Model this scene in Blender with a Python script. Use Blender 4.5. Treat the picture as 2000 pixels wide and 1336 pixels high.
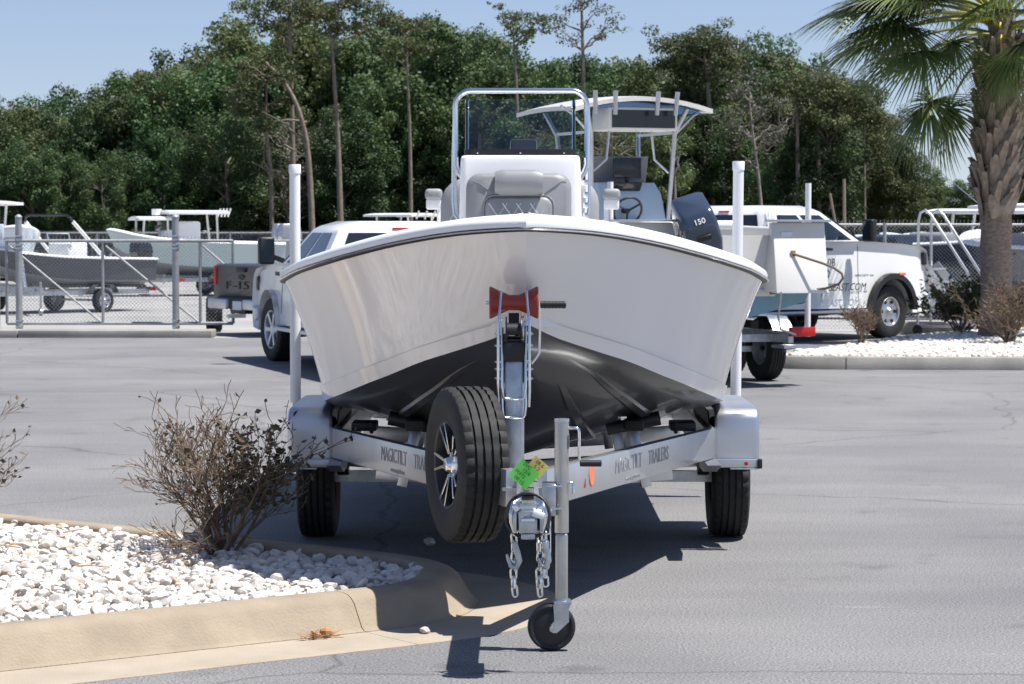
import bpy, bmesh, math, random
import numpy as np
from mathutils import Vector, Matrix
R = math.radians
rnd = random.Random(7)
for o in list(bpy.data.objects): bpy.data.objects.remove(o)
scene = bpy.context.scene
col = scene.collection

# ---------------------------------------------------------------- camera, sky, sun, exposure
cam_d = bpy.data.cameras.new('camera'); cam = bpy.data.objects.new('camera', cam_d); col.objects.link(cam)
cam.location = (0, 0, 1.69); cam.rotation_euler = (R(90 - 2.553), 0, 0)
cam_d.sensor_width = 36; cam_d.lens = 90; cam_d.clip_start = 0.1; cam_d.clip_end = 2000
cam_d.dof.use_dof = True; cam_d.dof.focus_distance = 11.2; cam_d.dof.aperture_fstop = 13
scene.camera = cam
SUNV = Vector((0.40, -0.08, 1.0)).normalized()
w = bpy.data.worlds.new('World'); scene.world = w; w.use_nodes = True
nt = w.node_tree; bg = nt.nodes['Background']
sky = nt.nodes.new('ShaderNodeTexSky'); sky.sky_type = 'NISHITA'; sky.sun_disc = False
sky.sun_elevation = math.asin(SUNV.z); sky.sun_rotation = R(94)
sky.air_density = 1.0; sky.dust_density = 0.25; sky.ozone_density = 3.0; sky.altitude = 0
_tc = nt.nodes.new('ShaderNodeTexCoord'); _ad = nt.nodes.new('ShaderNodeVectorMath'); _ad.operation = 'ADD'; _ad.inputs[1].default_value = (0, 0, .045)
_nm = nt.nodes.new('ShaderNodeVectorMath'); _nm.operation = 'NORMALIZE'
nt.links.new(_tc.outputs['Generated'], _ad.inputs[0]); nt.links.new(_ad.outputs[0], _nm.inputs[0]); nt.links.new(_nm.outputs[0], sky.inputs['Vector'])
_tn = nt.nodes.new('ShaderNodeMix'); _tn.data_type = 'RGBA'; _tn.blend_type = 'MULTIPLY'; _tn.inputs[0].default_value = 1; _tn.inputs[7].default_value = (1.10, .985, 1.03, 1)
nt.links.new(sky.outputs[0], _tn.inputs[6]); nt.links.new(_tn.outputs[2], bg.inputs[0]); bg.inputs[1].default_value = 0.08
sun_d = bpy.data.lights.new('sun', 'SUN'); sun = bpy.data.objects.new('sun', sun_d); col.objects.link(sun)
sun_d.energy = 4.9; sun_d.angle = R(0.53); sun_d.color = (1.0, 0.965, 0.915)
sun.rotation_euler = (-SUNV).to_track_quat('-Z', 'Y').to_euler(); sun.location = (20, 0, 40)
scene.view_settings.view_transform = 'Standard'; scene.view_settings.look = 'None'
scene.view_settings.exposure = 0.6; scene.view_settings.gamma = 1.0
scene.render.engine = 'CYCLES'

# ---------------------------------------------------------------- materials
MATS = {}
def mat(name, c, rough=0.5, metal=0.0, c2=None, ns=6.0, nd=6, bump=0.0, bs=60.0, coat=0.0, lo=0.35, hi=0.65, rnd_v=0.0, spec=None):
    m = bpy.data.materials.new(name); m.use_nodes = True; MATS[name] = m
    n = m.node_tree.nodes; l = m.node_tree.links; p = n['Principled BSDF']
    p.inputs['Base Color'].default_value = (*c, 1); p.inputs['Roughness'].default_value = rough; p.inputs['Metallic'].default_value = metal
    if coat: p.inputs['Coat Weight'].default_value = coat; p.inputs['Coat Roughness'].default_value = 0.04
    if spec is not None: p.inputs['Specular IOR Level'].default_value = spec
    tc = n.new('ShaderNodeTexCoord')
    last = None
    if c2 is not None:
        t = n.new('ShaderNodeTexNoise'); t.inputs['Scale'].default_value = ns; t.inputs['Detail'].default_value = nd
        l.new(tc.outputs['Object'], t.inputs['Vector'])
        r = n.new('ShaderNodeValToRGB'); r.color_ramp.elements[0].position = lo; r.color_ramp.elements[1].position = hi
        r.color_ramp.elements[0].color = (*c, 1); r.color_ramp.elements[1].color = (*c2, 1)
        l.new(t.outputs['Fac'], r.inputs['Fac']); last = r.outputs['Color']
    if rnd_v:
        oi = n.new('ShaderNodeObjectInfo'); hs = n.new('ShaderNodeHueSaturation')
        mr = n.new('ShaderNodeMapRange'); mr.inputs['To Min'].default_value = 1 - rnd_v; mr.inputs['To Max'].default_value = 1 + rnd_v
        l.new(oi.outputs['Random'], mr.inputs['Value']); l.new(mr.outputs[0], hs.inputs['Value'])
        mh = n.new('ShaderNodeMapRange'); mh.inputs['To Min'].default_value = 0.5 - rnd_v * .06; mh.inputs['To Max'].default_value = 0.5 + rnd_v * .05
        ml = n.new('ShaderNodeMath'); ml.operation = 'FRACT'; mm = n.new('ShaderNodeMath'); mm.operation = 'MULTIPLY'; mm.inputs[1].default_value = 7.31
        l.new(oi.outputs['Random'], mm.inputs[0]); l.new(mm.outputs[0], ml.inputs[0]); l.new(ml.outputs[0], mh.inputs['Value']); l.new(mh.outputs[0], hs.inputs['Hue'])
        if last is not None: l.new(last, hs.inputs['Color'])
        else: hs.inputs['Color'].default_value = (*c, 1)
        last = hs.outputs['Color']
    if last is not None: l.new(last, p.inputs['Base Color'])
    if bump:
        t2 = n.new('ShaderNodeTexNoise'); t2.inputs['Scale'].default_value = bs; t2.inputs['Detail'].default_value = 5
        l.new(tc.outputs['Object'], t2.inputs['Vector'])
        b = n.new('ShaderNodeBump'); b.inputs['Strength'].default_value = bump; b.inputs['Distance'].default_value = 0.02
        l.new(t2.outputs['Fac'], b.inputs['Height']); l.new(b.outputs['Normal'], p.inputs['Normal'])
    return m
mat('gelcoat', (.82, .80, .775), .06, coat=.3, bump=.006, bs=2.5, c2=(.80, .78, .755), ns=2.5)
mat('deck_white', (.84, .84, .83), .28)
mat('bottom_black', (.034, .035, .039), .3, coat=.25, c2=(.042, .043, .047), ns=3)
mat('black_plastic', (.012, .012, .014), .45)
mat('dark_rubber', (.011, .011, .0115), .72, c2=(.018, .0175, .017), ns=9, bump=.12, bs=140)
mat('chrome', (.78, .79, .8), .16, 1.0, bump=.03, bs=30)
mat('galv', (.56, .58, .6), .36, .95, c2=(.38, .4, .42), ns=14, bump=.06, bs=80)
mat('galv_dull', (.40, .41, .42), .62, .6, c2=(.32, .33, .34), ns=10)
mat('galv_bolt', (.6, .62, .64), .3, 1.0)
mat('zinc_yellow', (.55, .53, .46), .38, .9, c2=(.45, .46, .48), ns=18, bump=.05, bs=70)
mat('alum', (.66, .67, .69), .33, .88, c2=(.58, .59, .61), ns=3, bump=.04, bs=25)
mat('alum_polished', (.60, .61, .63), .38, .94, c2=(.54, .55, .57), ns=4, bump=.03, bs=12)
mat('decal', (.33, .34, .36), .4, .4)
mat('pvc', (.82, .83, .84), .3, c2=(.77, .78, .79), ns=5)
mat('vinyl_gray', (.25, .255, .265), .48, bump=.06, bs=300, c2=(.22, .225, .235), ns=4)
mat('vinyl_light', (.29, .295, .305), .48, bump=.06, bs=300)
mat('vinyl_piping', (.5, .505, .515), .5)
mat('red_rubber', (.34, .045, .025), .42, c2=(.27, .034, .02), ns=9)
mat('orange', (.85, .22, .1), .5)
mat('red_lens', (.5, .015, .012), .2)
mat('tag_green', (.16, .72, .1), .6)
mat('tag_yellow', (.72, .58, .16), .6)
mat('ink', (.02, .03, .03), .6)
mat('screen', (.02, .025, .03), .15)
mat('blue_canvas', (.02, .12, .32), .7)
mat('concrete_kerb', (.35, .285, .205), .85, c2=(.25, .205, .15), ns=5.0, bump=.3, bs=90, nd=10, lo=.3, hi=.75)
mat('concrete_pan', (.40, .34, .265), .88, c2=(.31, .265, .205), ns=3.5, bump=.18, bs=110, nd=10, lo=.3, hi=.75)
mat('concrete_grey', (.33, .315, .29), .88, c2=(.23, .22, .205), ns=2.0, bump=.2, bs=60, nd=10)
mat('stone_white', (.62, .58, .53), .6, c2=(.44, .365, .28), ns=1.2, bump=.12, bs=4, rnd_v=.2, lo=.5, hi=.8)
mat('stone_tan', (.42, .32, .22), .7, c2=(.40, .34, .28), ns=1.5, bump=.12, bs=4)
mat('stone_mix', (.66, .63, .585), .65, c2=(.42, .34, .26), ns=11, nd=3, bump=.2, bs=60, lo=.54, hi=.7)
mat('bark_grey', (.17, .135, .105), .9, c2=(.27, .22, .175), ns=4, bump=.5, bs=18)
mat('bark_pale', (.32, .28, .24), .9, c2=(.2, .17, .14), ns=5, bump=.3, bs=12)
mat('twig', (.115, .075, .05), .85, c2=(.20, .15, .11), ns=18)
mat('rose_leaf', (.035, .055, .02), .55, c2=(.10, .055, .03), ns=20)
mat('rose_hip', (.14, .07, .035), .6)
mat('petal', (.55, .02, .05), .6)
mat('palm_trunk', (.29, .235, .195), .95, c2=(.16, .12, .098), ns=14, bump=.9, bs=30)
mat('palm_boot', (.32, .27, .225), .85, c2=(.20, .155, .12), ns=10, bump=.4, bs=40)
mat('palm_stem', (.16, .19, .04), .5, c2=(.24, .25, .05), ns=4)
mat('palm_stem_yellow', (.6, .5, .04), .5)
mat('paint_white', (.80, .80, .79), .18, coat=.6)
mat('paint_grey', (.05, .053, .06), .3, .2, coat=.3)
mat('paint_black', (.012, .012, .013), .18, coat=.6)
mat('hull_dark', (.07, .075, .085), .2, coat=.4)
mat('hull_aqua', (.50, .60, .58), .2, coat=.4)
mat('hull_ice', (.62, .68, .74), .2, coat=.4)
mat('old_white', (.74, .725, .68), .32, c2=(.70, .66, .58), ns=3, lo=.45, hi=.8)
mat('bottom_blue', (.17, .32, .40), .55, c2=(.22, .38, .44), ns=4)
mat('console_blue', (.48, .58, .66), .35)
mat('engine_blue', (.045, .065, .10), .2, .3, coat=.6)
mat('engine_grey', (.35, .38, .42), .3, .5)
mat('rust', (.35, .2, .06), .8)
mat('dirt_leaf', (.40, .18, .08), .85, c2=(.5, .3, .13), ns=30)
mat('plate', (.6, .65, .75), .4)
mat('lettering_white', (.85, .85, .85), .5)
mat('lettering_black', (.02, .02, .022), .5)
mat('canvas_grey', (.25, .26, .28), .8)
mat('wood_pole', (.22, .17, .13), .9)
def leafmat(name, c, c2, rv, tr=.35):
    m = mat(name, c, .6, c2=c2, ns=1.1, nd=3, rnd_v=rv, lo=.4, hi=.62)
    n = m.node_tree.nodes; l = m.node_tree.links; p = n['Principled BSDF']
    t = n.new('ShaderNodeBsdfTranslucent'); mx = n.new('ShaderNodeMixShader'); mx.inputs[0].default_value = tr
    src = p.inputs['Base Color'].links[0].from_socket
    l.new(src, t.inputs['Color']); l.new(p.outputs[0], mx.inputs[1]); l.new(t.outputs[0], mx.inputs[2])
    l.new(mx.outputs[0], n['Material Output'].inputs['Surface'])
leafmat('leaf_broad', (.052, .102, .036), (.092, .16, .05), .34)
leafmat('leaf_olive', (.078, .106, .038), (.13, .155, .053), .28)
leafmat('leaf_grey', (.095, .105, .07), (.14, .14, .09), .2)
leafmat('leaf_pine', (.072, .10, .036), (.135, .15, .055), .22)
leafmat('leaf_bush', (.05, .08, .027), (.09, .12, .035), .25)
leafmat('palm_leaf', (.07, .115, .032), (.17, .22, .075), .3, .22)
MATS['palm_leaf'].node_tree.nodes['Principled BSDF'].inputs['Roughness'].default_value = .38
def banded(m, z):
    n = m.node_tree.nodes; l = m.node_tree.links; tc = [q for q in n if q.type == 'TEX_COORD'][0]
    mp = n.new('ShaderNodeMapping'); mp.inputs['Scale'].default_value = (1, 1, z); l.new(tc.outputs['Object'], mp.inputs[0])
    for q in n:
        if q.type == 'TEX_NOISE': l.new(mp.outputs[0], q.inputs['Vector'])
banded(MATS['palm_trunk'], 3.2)
def glassmat(name, tint, rough, fac):
    m = bpy.data.materials.new(name); m.use_nodes = True; MATS[name] = m
    n = m.node_tree.nodes; l = m.node_tree.links; n.remove(n['Principled BSDF'])
    t = n.new('ShaderNodeBsdfTransparent'); t.inputs[0].default_value = (*tint, 1)
    g = n.new('ShaderNodeBsdfGlossy'); g.inputs['Roughness'].default_value = rough; g.inputs[0].default_value = (.9, .95, 1, 1)
    f = n.new('ShaderNodeFresnel'); f.inputs[0].default_value = 1.45
    ad = n.new('ShaderNodeMath'); ad.operation = 'ADD'; ad.inputs[1].default_value = fac
    l.new(f.outputs[0], ad.inputs[0])
    mx = n.new('ShaderNodeMixShader'); l.new(ad.outputs[0], mx.inputs[0]); l.new(t.outputs[0], mx.inputs[1]); l.new(g.outputs[0], mx.inputs[2])
    l.new(mx.outputs[0], n['Material Output'].inputs['Surface'])
glassmat('acrylic', (.93, .925, .91), .02, .0)
mat('auto_glass', (.015, .022, .03), .05, coat=.3)
# asphalt
def asphalt():
    m = bpy.data.materials.new('asphalt'); m.use_nodes = True; MATS['asphalt'] = m
    n = m.node_tree.nodes; l = m.node_tree.links; p = n['Principled BSDF']; p.inputs['Roughness'].default_value = .82
    p.inputs['Specular IOR Level'].default_value = .35
    tc = n.new('ShaderNodeTexCoord')
    def noise(s, d, v=None, sc=None):
        t = n.new('ShaderNodeTexNoise'); t.inputs['Scale'].default_value = s; t.inputs['Detail'].default_value = d
        if sc:
            mp = n.new('ShaderNodeMapping'); mp.inputs['Scale'].default_value = sc; l.new(tc.outputs['Object'], mp.inputs[0]); l.new(mp.outputs[0], t.inputs['Vector'])
        else: l.new(tc.outputs['Object'], t.inputs['Vector'])
        return t
    def ramp(t, a, b, c, d):
        r = n.new('ShaderNodeValToRGB'); r.color_ramp.elements[0].position = a; r.color_ramp.elements[1].position = b
        r.color_ramp.elements[0].color = (*c, 1); r.color_ramp.elements[1].color = (*d, 1); l.new(t.outputs['Fac'], r.inputs['Fac']); return r
    fine = ramp(noise(95, 5), .30, .72, (.082, .081, .082), (.325, .321, .321))
    big = ramp(noise(.55, 8), .3, .7, (.80, .805, .815), (1.12, 1.115, 1.10))
    streak = ramp(noise(1.0, 6, sc=(.35, 2.6, 1)), .35, .7, (.95, .95, .955), (1.05, 1.05, 1.045))
    def mul(a, b):
        x = n.new('ShaderNodeMix'); x.data_type = 'RGBA'; x.blend_type = 'MULTIPLY'; x.inputs[0].default_value = 1
        l.new(a, x.inputs[6]); l.new(b, x.inputs[7]); return x.outputs[2]
    c = mul(mul(fine.outputs[0], big.outputs[0]), streak.outputs[0])
    v = n.new('ShaderNodeTexVoronoi'); v.feature = 'F1'; v.inputs['Scale'].default_value = 3.2; l.new(tc.outputs['Object'], v.inputs['Vector'])
    vr = n.new('ShaderNodeValToRGB'); vr.color_ramp.elements[0].position = .018; vr.color_ramp.elements[1].position = .035
    vr.color_ramp.elements[0].color = (.25, .23, .21, 1); vr.color_ramp.elements[1].color = (1, 1, 1, 1); l.new(v.outputs['Distance'], vr.inputs['Fac'])
    c = mul(c, vr.outputs[0])
    # hairline cracks wandering across the lot
    wn = noise(.8, 4); wm = n.new('ShaderNodeVectorMath'); wm.operation = 'MULTIPLY_ADD'; wm.inputs[1].default_value = (.9, .9, 0); l.new(wn.outputs['Color'], wm.inputs[0]); l.new(tc.outputs['Object'], wm.inputs[2])
    v2 = n.new('ShaderNodeTexVoronoi'); v2.feature = 'DISTANCE_TO_EDGE'; v2.inputs['Scale'].default_value = .17; l.new(wm.outputs[0], v2.inputs['Vector'])
    r2 = n.new('ShaderNodeValToRGB'); r2.color_ramp.elements[0].position = 0; r2.color_ramp.elements[1].position = .0022; r2.color_ramp.elements[0].color = (.66, .65, .64, 1); r2.color_ramp.elements[1].color = (1, 1, 1, 1); l.new(v2.outputs['Distance'], r2.inputs['Fac'])
    c = mul(c, r2.outputs[0])
    stain = ramp(noise(1.6, 4), .62, .76, (1, 1, 1), (.62, .615, .61)); c = mul(c, stain.outputs[0])
    scuff = ramp(noise(3.0, 5, sc=(.5, 5, 1)), .66, .74, (1, 1, 1), (1.28, 1.28, 1.27)); c = mul(c, scuff.outputs[0])
    l.new(c, p.inputs['Base Color'])
    b = n.new('ShaderNodeBump'); b.inputs['Strength'].default_value = .55; b.inputs['Distance'].default_value = .006
    l.new(noise(170, 3).outputs['Fac'], b.inputs['Height']); l.new(b.outputs[0], p.inputs['Normal'])
asphalt()
mat('yard', (.27, .265, .255), .9, c2=(.35, .34, .325), ns=.4, nd=8, bump=.2, bs=30)
mat('forest_floor', (.03, .03, .018), .95, c2=(.05, .055, .025), ns=.3)

# ---------------------------------------------------------------- mesh helpers
class MB:
    def __init__(s): s.v = []; s.f = []
    def add(s, vs, fs):
        b = len(s.v); s.v += [tuple(p) for p in vs]; s.f += [tuple(i + b for i in f) for f in fs]; return s
    def box(s, c, d, M=None):
        x, y, z = d[0] / 2, d[1] / 2, d[2] / 2
        vs = [Vector((a * x, b * y, e * z)) for a in (-1, 1) for b in (-1, 1) for e in (-1, 1)]
        if M is not None: vs = [M @ q for q in vs]
        vs = [q + Vector(c) for q in vs]
        return s.add(vs, [(0, 1, 3, 2), (4, 6, 7, 5), (0, 4, 5, 1), (2, 3, 7, 6), (0, 2, 6, 4), (1, 5, 7, 3)])
    def bar(s, p0, p1, w, h, up=(0, 0, 1)):
        p0 = Vector(p0); p1 = Vector(p1); d = (p1 - p0).normalized(); u = Vector(up)
        a = d.cross(u)
        if a.length < 1e-4: a = d.cross(Vector((0, 1, 0)))
        a.normalize(); u = a.cross(d).normalized()
        vs = []
        for p in (p0, p1):
            for i, j in ((-1, -1), (1, -1), (1, 1), (-1, 1)): vs.append(p + a * (i * w / 2) + u * (j * h / 2))
        return s.add(vs, [(3, 2, 1, 0), (4, 5, 6, 7), (0, 1, 5, 4), (1, 2, 6, 5), (2, 3, 7, 6), (3, 0, 4, 7)])
    def tube(s, path, r, n=8, closed=False, caps=True):
        P = [Vector(p) for p in path]; k = len(P); rs = r if isinstance(r, (list, tuple)) else [r] * k
        T = []
        for i in range(k):
            a = P[(i - 1) % k] if (closed or i > 0) else P[i]; b = P[(i + 1) % k] if (closed or i < k - 1) else P[i]
            T.append((b - a).normalized())
        ref = Vector((0, 0, 1))
        if abs(T[0].dot(ref)) > .9: ref = Vector((1, 0, 0))
        nrm = (ref - T[0] * ref.dot(T[0])).normalized()
        vs = []
        for i in range(k):
            nrm = nrm - T[i] * nrm.dot(T[i])
            if nrm.length < 1e-5: nrm = T[i].orthogonal()
            nrm.normalize(); bn = T[i].cross(nrm)
            for j in range(n):
                a = 2 * math.pi * j / n
                vs.append(P[i] + (nrm * math.cos(a) + bn * math.sin(a)) * rs[i])
        fs = []
        m = k if closed else k - 1
        for i in range(m):
            for j in range(n):
                a = i * n + j; b = i * n + (j + 1) % n; c = ((i + 1) % k) * n + (j + 1) % n; d = ((i + 1) % k) * n + j
                fs.append((a, b, c, d))
        if not closed and caps: fs.append(tuple(range(n - 1, -1, -1))); fs.append(tuple((k - 1) * n + j for j in range(n)))
        return s.add(vs, fs)
    def cyl(s, p0, p1, r0, r1=None, n=16): return s.tube([p0, p1], [r0, r0 if r1 is None else r1], n)
    def lathe(s, prof, n=32, c=(0, 0, 0), ax='x', mod=None):
        # prof: (along axis, radius)
        vs = []; fs = []; k = len(prof); c = Vector(c)
        for j in range(n):
            a = 2 * math.pi * j / n
            for i, (t, r) in enumerate(prof):
                if mod: r = mod(i, j, r)
                ca, sa = math.cos(a) * r, math.sin(a) * r
                q = Vector((t, ca, sa)) if ax == 'x' else (Vector((ca, t, sa)) if ax == 'y' else Vector((ca, sa, t)))
                vs.append(q + c)
        for j in range(n):
            j2 = (j + 1) % n
            for i in range(k - 1): fs.append((j * k + i, j * k + i + 1, j2 * k + i + 1, j2 * k + i))
        return s.add(vs, fs)
    def prism(s, poly, d0, d1, axis='y'):
        # poly: list of 2d points, extruded along axis between d0 and d1
        def q(p, d): return (p[0], d, p[1]) if axis == 'y' else ((d, p[0], p[1]) if axis == 'x' else (p[0], p[1], d))
        n = len(poly); vs = [q(p, d0) for p in poly] + [q(p, d1) for p in poly]
        fs = [tuple(range(n - 1, -1, -1)), tuple(range(n, 2 * n))] + [(i, (i + 1) % n, n + (i + 1) % n, n + i) for i in range(n)]
        return s.add(vs, fs)
    def grid(s, rows, flip=False):
        m = len(rows[0]); vs = [p for r in rows for p in r]; fs = []
        for i in range(len(rows) - 1):
            for j in range(m - 1):
                f = (i * m + j, i * m + j + 1, (i + 1) * m + j + 1, (i + 1) * m + j)
                fs.append(f[::-1] if flip else f)
        return s.add(vs, fs)
    def loft(s, rings, caps=True):
        m = len(rings[0]); vs = [p for r in rings for p in r]; fs = []
        for i in range(len(rings) - 1):
            for j in range(m): fs.append((i * m + j, i * m + (j + 1) % m, (i + 1) * m + (j + 1) % m, (i + 1) * m + j))
        if caps: fs.append(tuple(range(m - 1, -1, -1))); fs.append(tuple((len(rings) - 1) * m + j for j in range(m)))
        return s.add(vs, fs)
    def mesh(s, name, m, smooth=40, bevel=0, seg=2, bang=30, subd=0):
        me = bpy.data.meshes.new(name); me.from_pydata([tuple(p) for p in s.v], [], s.f)
        bm = bmesh.new(); bm.from_mesh(me); bmesh.ops.remove_doubles(bm, verts=bm.verts, dist=1e-5)
        bmesh.ops.recalc_face_normals(bm, faces=bm.faces)
        if bevel:
            es = [e for e in bm.edges if len(e.link_faces) == 2 and e.calc_face_angle(0) > R(bang)]
            bmesh.ops.bevel(bm, geom=es, offset=bevel, segments=seg, profile=.5, affect='EDGES', clamp_overlap=True)
        if subd: bmesh.ops.subdivide_edges(bm, edges=bm.edges, cuts=subd, use_grid_fill=True)
        bm.to_mesh(me); bm.free()
        if m: me.materials.append(MATS[m])
        if smooth:
            me.shade_smooth(); me.set_sharp_from_angle(angle=R(smooth))
        return me
    def build(s, name, m, parent=None, **k): return link(name, s.mesh(name, m, **k), parent)
def link(name, me, parent=None, loc=None, rot=None, mx=None):
    o = bpy.data.objects.new(name, me); col.objects.link(o)
    if parent is not None: o.parent = parent
    if loc is not None: o.location = loc
    if rot is not None: o.rotation_euler = rot
    if mx is not None: o.matrix_local = mx
    return o
def tag(o, label=None, cat=None, group=None, kind=None):
    if label: o['label'] = label
    if cat: o['category'] = cat
    if group: o['group'] = group
    if kind: o['kind'] = kind
    return o
def thing(name, label, cat, loc=(0, 0, 0), rz=0, group=None):
    return tag(link(name, None, None, loc, (0, 0, rz)), label, cat, group)
def part(name, parent, loc=(0, 0, 0), rot=(0, 0, 0)): return link(name, None, parent, loc, rot)
def copy_tree(o, parent=None):
    c = o.copy(); col.objects.link(c); c.parent = parent
    for ch in list(o.children): copy_tree(ch, c)
    return c
def rotm(x=0, y=0, z=0): return Matrix.Rotation(z, 3, 'Z') @ Matrix.Rotation(y, 3, 'Y') @ Matrix.Rotation(x, 3, 'X')
def arc(c, r, a0, a1, n, pl='xz', off=0):
    out = []
    for i in range(n + 1):
        a = R(a0 + (a1 - a0) * i / n); p, q = c[0] + r * math.cos(a), c[1] + r * math.sin(a)
        out.append((p, off, q) if pl == 'xz' else ((off, p, q) if pl == 'yz' else (p, q, off)))
    return out
def pchip(tab):
    x = np.array([t[0] for t in tab], float); y = np.array([t[1] for t in tab], float)
    h = np.diff(x); dl = np.diff(y) / h; d = np.zeros_like(y); d[0] = dl[0]; d[-1] = dl[-1]
    for i in range(1, len(x) - 1):
        if dl[i - 1] * dl[i] > 0:
            w1 = 2 * h[i] + h[i - 1]; w2 = h[i] + 2 * h[i - 1]; d[i] = (w1 + w2) / (w1 / dl[i - 1] + w2 / dl[i])
    def f(t):
        t = min(max(t, x[0]), x[-1]); i = min(int(np.searchsorted(x, t, 'right')) - 1, len(h) - 1); s = (t - x[i]) / h[i]
        return float((2 * s**3 - 3 * s**2 + 1) * y[i] + (s**3 - 2 * s**2 + s) * h[i] * d[i] + (-2 * s**3 + 3 * s**2) * y[i + 1] + (s**3 - s**2) * h[i] * d[i + 1])
    return f
def chaikin(P, n, closed=False):
    for _ in range(n):
        Q = []
        rng = range(len(P)) if closed else range(len(P) - 1)
        if not closed: Q.append(P[0])
        for i in rng:
            a = Vector(P[i]); b = Vector(P[(i + 1) % len(P)])
            Q.append(tuple(a * .75 + b * .25)); Q.append(tuple(a * .25 + b * .75))
        if not closed: Q.append(P[-1])
        P = Q
    return P
def text(name, s, size, m, parent, mx, ext=.002, sx=1.0, shear=0.0, align='CENTER'):
    cu = bpy.data.curves.new(name, 'FONT'); cu.body = s; cu.size = size; cu.extrude = ext; cu.align_x = align; cu.align_y = 'CENTER'; cu.shear = shear; cu.resolution_u = 3
    t = bpy.data.objects.new('tmp', cu); col.objects.link(t)
    dg = bpy.context.evaluated_depsgraph_get(); me = bpy.data.meshes.new_from_object(t.evaluated_get(dg)); bpy.data.objects.remove(t)
    if sx != 1.0:
        for v in me.vertices: v.co.x *= sx
    me.materials.clear(); me.materials.append(MATS[m]); me.name = name
    return link(name, me, parent, mx=mx)
def frame_mx(o, x, y):
    x = Vector(x).normalized(); y = Vector(y); y = (y - x * y.dot(x)).normalized(); z = x.cross(y)
    M = Matrix((x, y, z)).transposed().to_4x4(); M.translation = Vector(o); return M

# wheels: built about the local x axis, outer face towards -x
WCACHE = {}
def wheel_meshes(kind, Rt, W, rr):
    key = (kind, Rt, W, rr)
    if key in WCACHE: return WCACHE[key]
    h = W / 2; t = MB()
    tread = []; ng = 4; xs = np.linspace(-h * .74, h * .74, ng * 2 + 3)
    prof = [(-h * .80, rr - .012), (-h * .9, rr + .01), (-h * 1.0, rr + (Rt - rr) * .45), (-h * .97, Rt - .035), (-h * .86, Rt - .008)]
    gw = .006
    cx = [-h * .5, -h * .17, h * .17, h * .5]
    prof.append((-h * .78, Rt - .003))
    for c in cx: prof += [(c - gw, Rt), (c - gw * .8, Rt - .011), (c + gw * .8, Rt - .011), (c + gw, Rt)]
    prof += [(h * .78, Rt - .003), (h * .86, Rt - .008), (h * .97, Rt - .035), (h * 1.0, rr + (Rt - rr) * .45), (h * .9, rr + .01), (h * .80, rr - .012)]
    npf = len(prof); top = range(4, npf - 4)
    def mod(i, j, r):
        if i in (4, 5, 6, npf - 5, npf - 6, npf - 7) and j % 3 == 0: return r - .008
        if i in (9, 10, 13, 14, 17, 18) and j % 6 == 0: return r - .005
        return r
    t.lathe(prof, 108, mod=mod)
    tm = t.mesh('tyre', 'dark_rubber', smooth=32)
    r = MB()
    r.lathe([(-h * .84, rr + .004), (-h * .88, rr - .002), (-h * .84, rr - .014), (-h * .55, rr - .03), (h * .6, rr - .035), (h * .82, rr)], 48)
    if kind == 'alloy':      # black alloy with machined spokes
        bk = MB(); bk.lathe([(-h * .15, .0), (-h * .15, rr - .03)], 40)
        sp = MB()
        for k in range(10):
            a = 2 * math.pi * (k // 2) / 5 + (.2 if k % 2 else -.2)
            a2 = 2 * math.pi * (k // 2) / 5 + (.13 if k % 2 else -.13)
            p0 = (-h * .62, math.cos(a2) * .05, math.sin(a2) * .05); p1 = (-h * .80, math.cos(a) * (rr - .01), math.sin(a) * (rr - .01))
            sp.bar(p0, p1, .014, .022, up=(1, 0, 0))
        sp.lathe([(-h * .9, 0), (-h * .9, .028), (-h * .72, .034), (-h * .6, .055), (-h * .3, .06)], 20)
        res = [('tyre', tm), ('rim', r.mesh('rim', 'black_plastic')), ('rim_backing', bk.mesh('rim_backing', 'black_plastic')), ('spokes', sp.mesh('spokes', 'chrome', bevel=.002, seg=1))]
    elif kind == 'truck':
        bk = MB(); bk.lathe([(-h * .1, .0), (-h * .1, rr - .03)], 40)
        sp = MB()
        for k in range(6):
            a = 2 * math.pi * k / 6
            sp.bar((-h * .66, math.cos(a) * .06, math.sin(a) * .06), (-h * .78, math.cos(a) * (rr - .01), math.sin(a) * (rr - .01)), .055, .03, up=(1, 0, 0))
        sp.lathe([(-h * .85, 0), (-h * .85, .04), (-h * .7, .09), (-h * .3, .1)], 24)
        res = [('tyre', tm), ('rim', r.mesh('rim', 'alum')), ('rim_backing', bk.mesh('rim_backing', 'black_plastic')), ('spokes', sp.mesh('spokes', 'alum', bevel=.008))]
    else:                     # 'steel' pressed disc with vents
        d = MB(); d.lathe([(-h * .95, 0), (-h * .95, .035), (-h * .8, .05), (-h * .62, .075), (-h * .5, rr * .62), (-h * .62, rr * .8), (-h * .5, rr - .02)], 32)
        hl = []
        for k in range(6):
            a = 2 * math.pi * k / 6; hl.append(('vent_hole', MB().cyl((-h * .66, math.cos(a) * rr * .72, math.sin(a) * rr * .72), (-h * .4, math.cos(a) * rr * .72, math.sin(a) * rr * .72), rr * .12, n=12).mesh('vent_hole', 'black_plastic')))
        res = [('tyre', tm), ('rim', r.mesh('rim', 'alum')), ('disc', d.mesh('disc', 'alum_polished'))] + hl
    WCACHE[key] = res; return res
def wheel(parent, loc, rz, kind, Rt, W, rr, name='wheel', ry=0):
    e = part(name, parent, loc, (0, ry, rz))
    for n, me in wheel_meshes(kind, Rt, W, rr): link(n, me, e)
    return e

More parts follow.
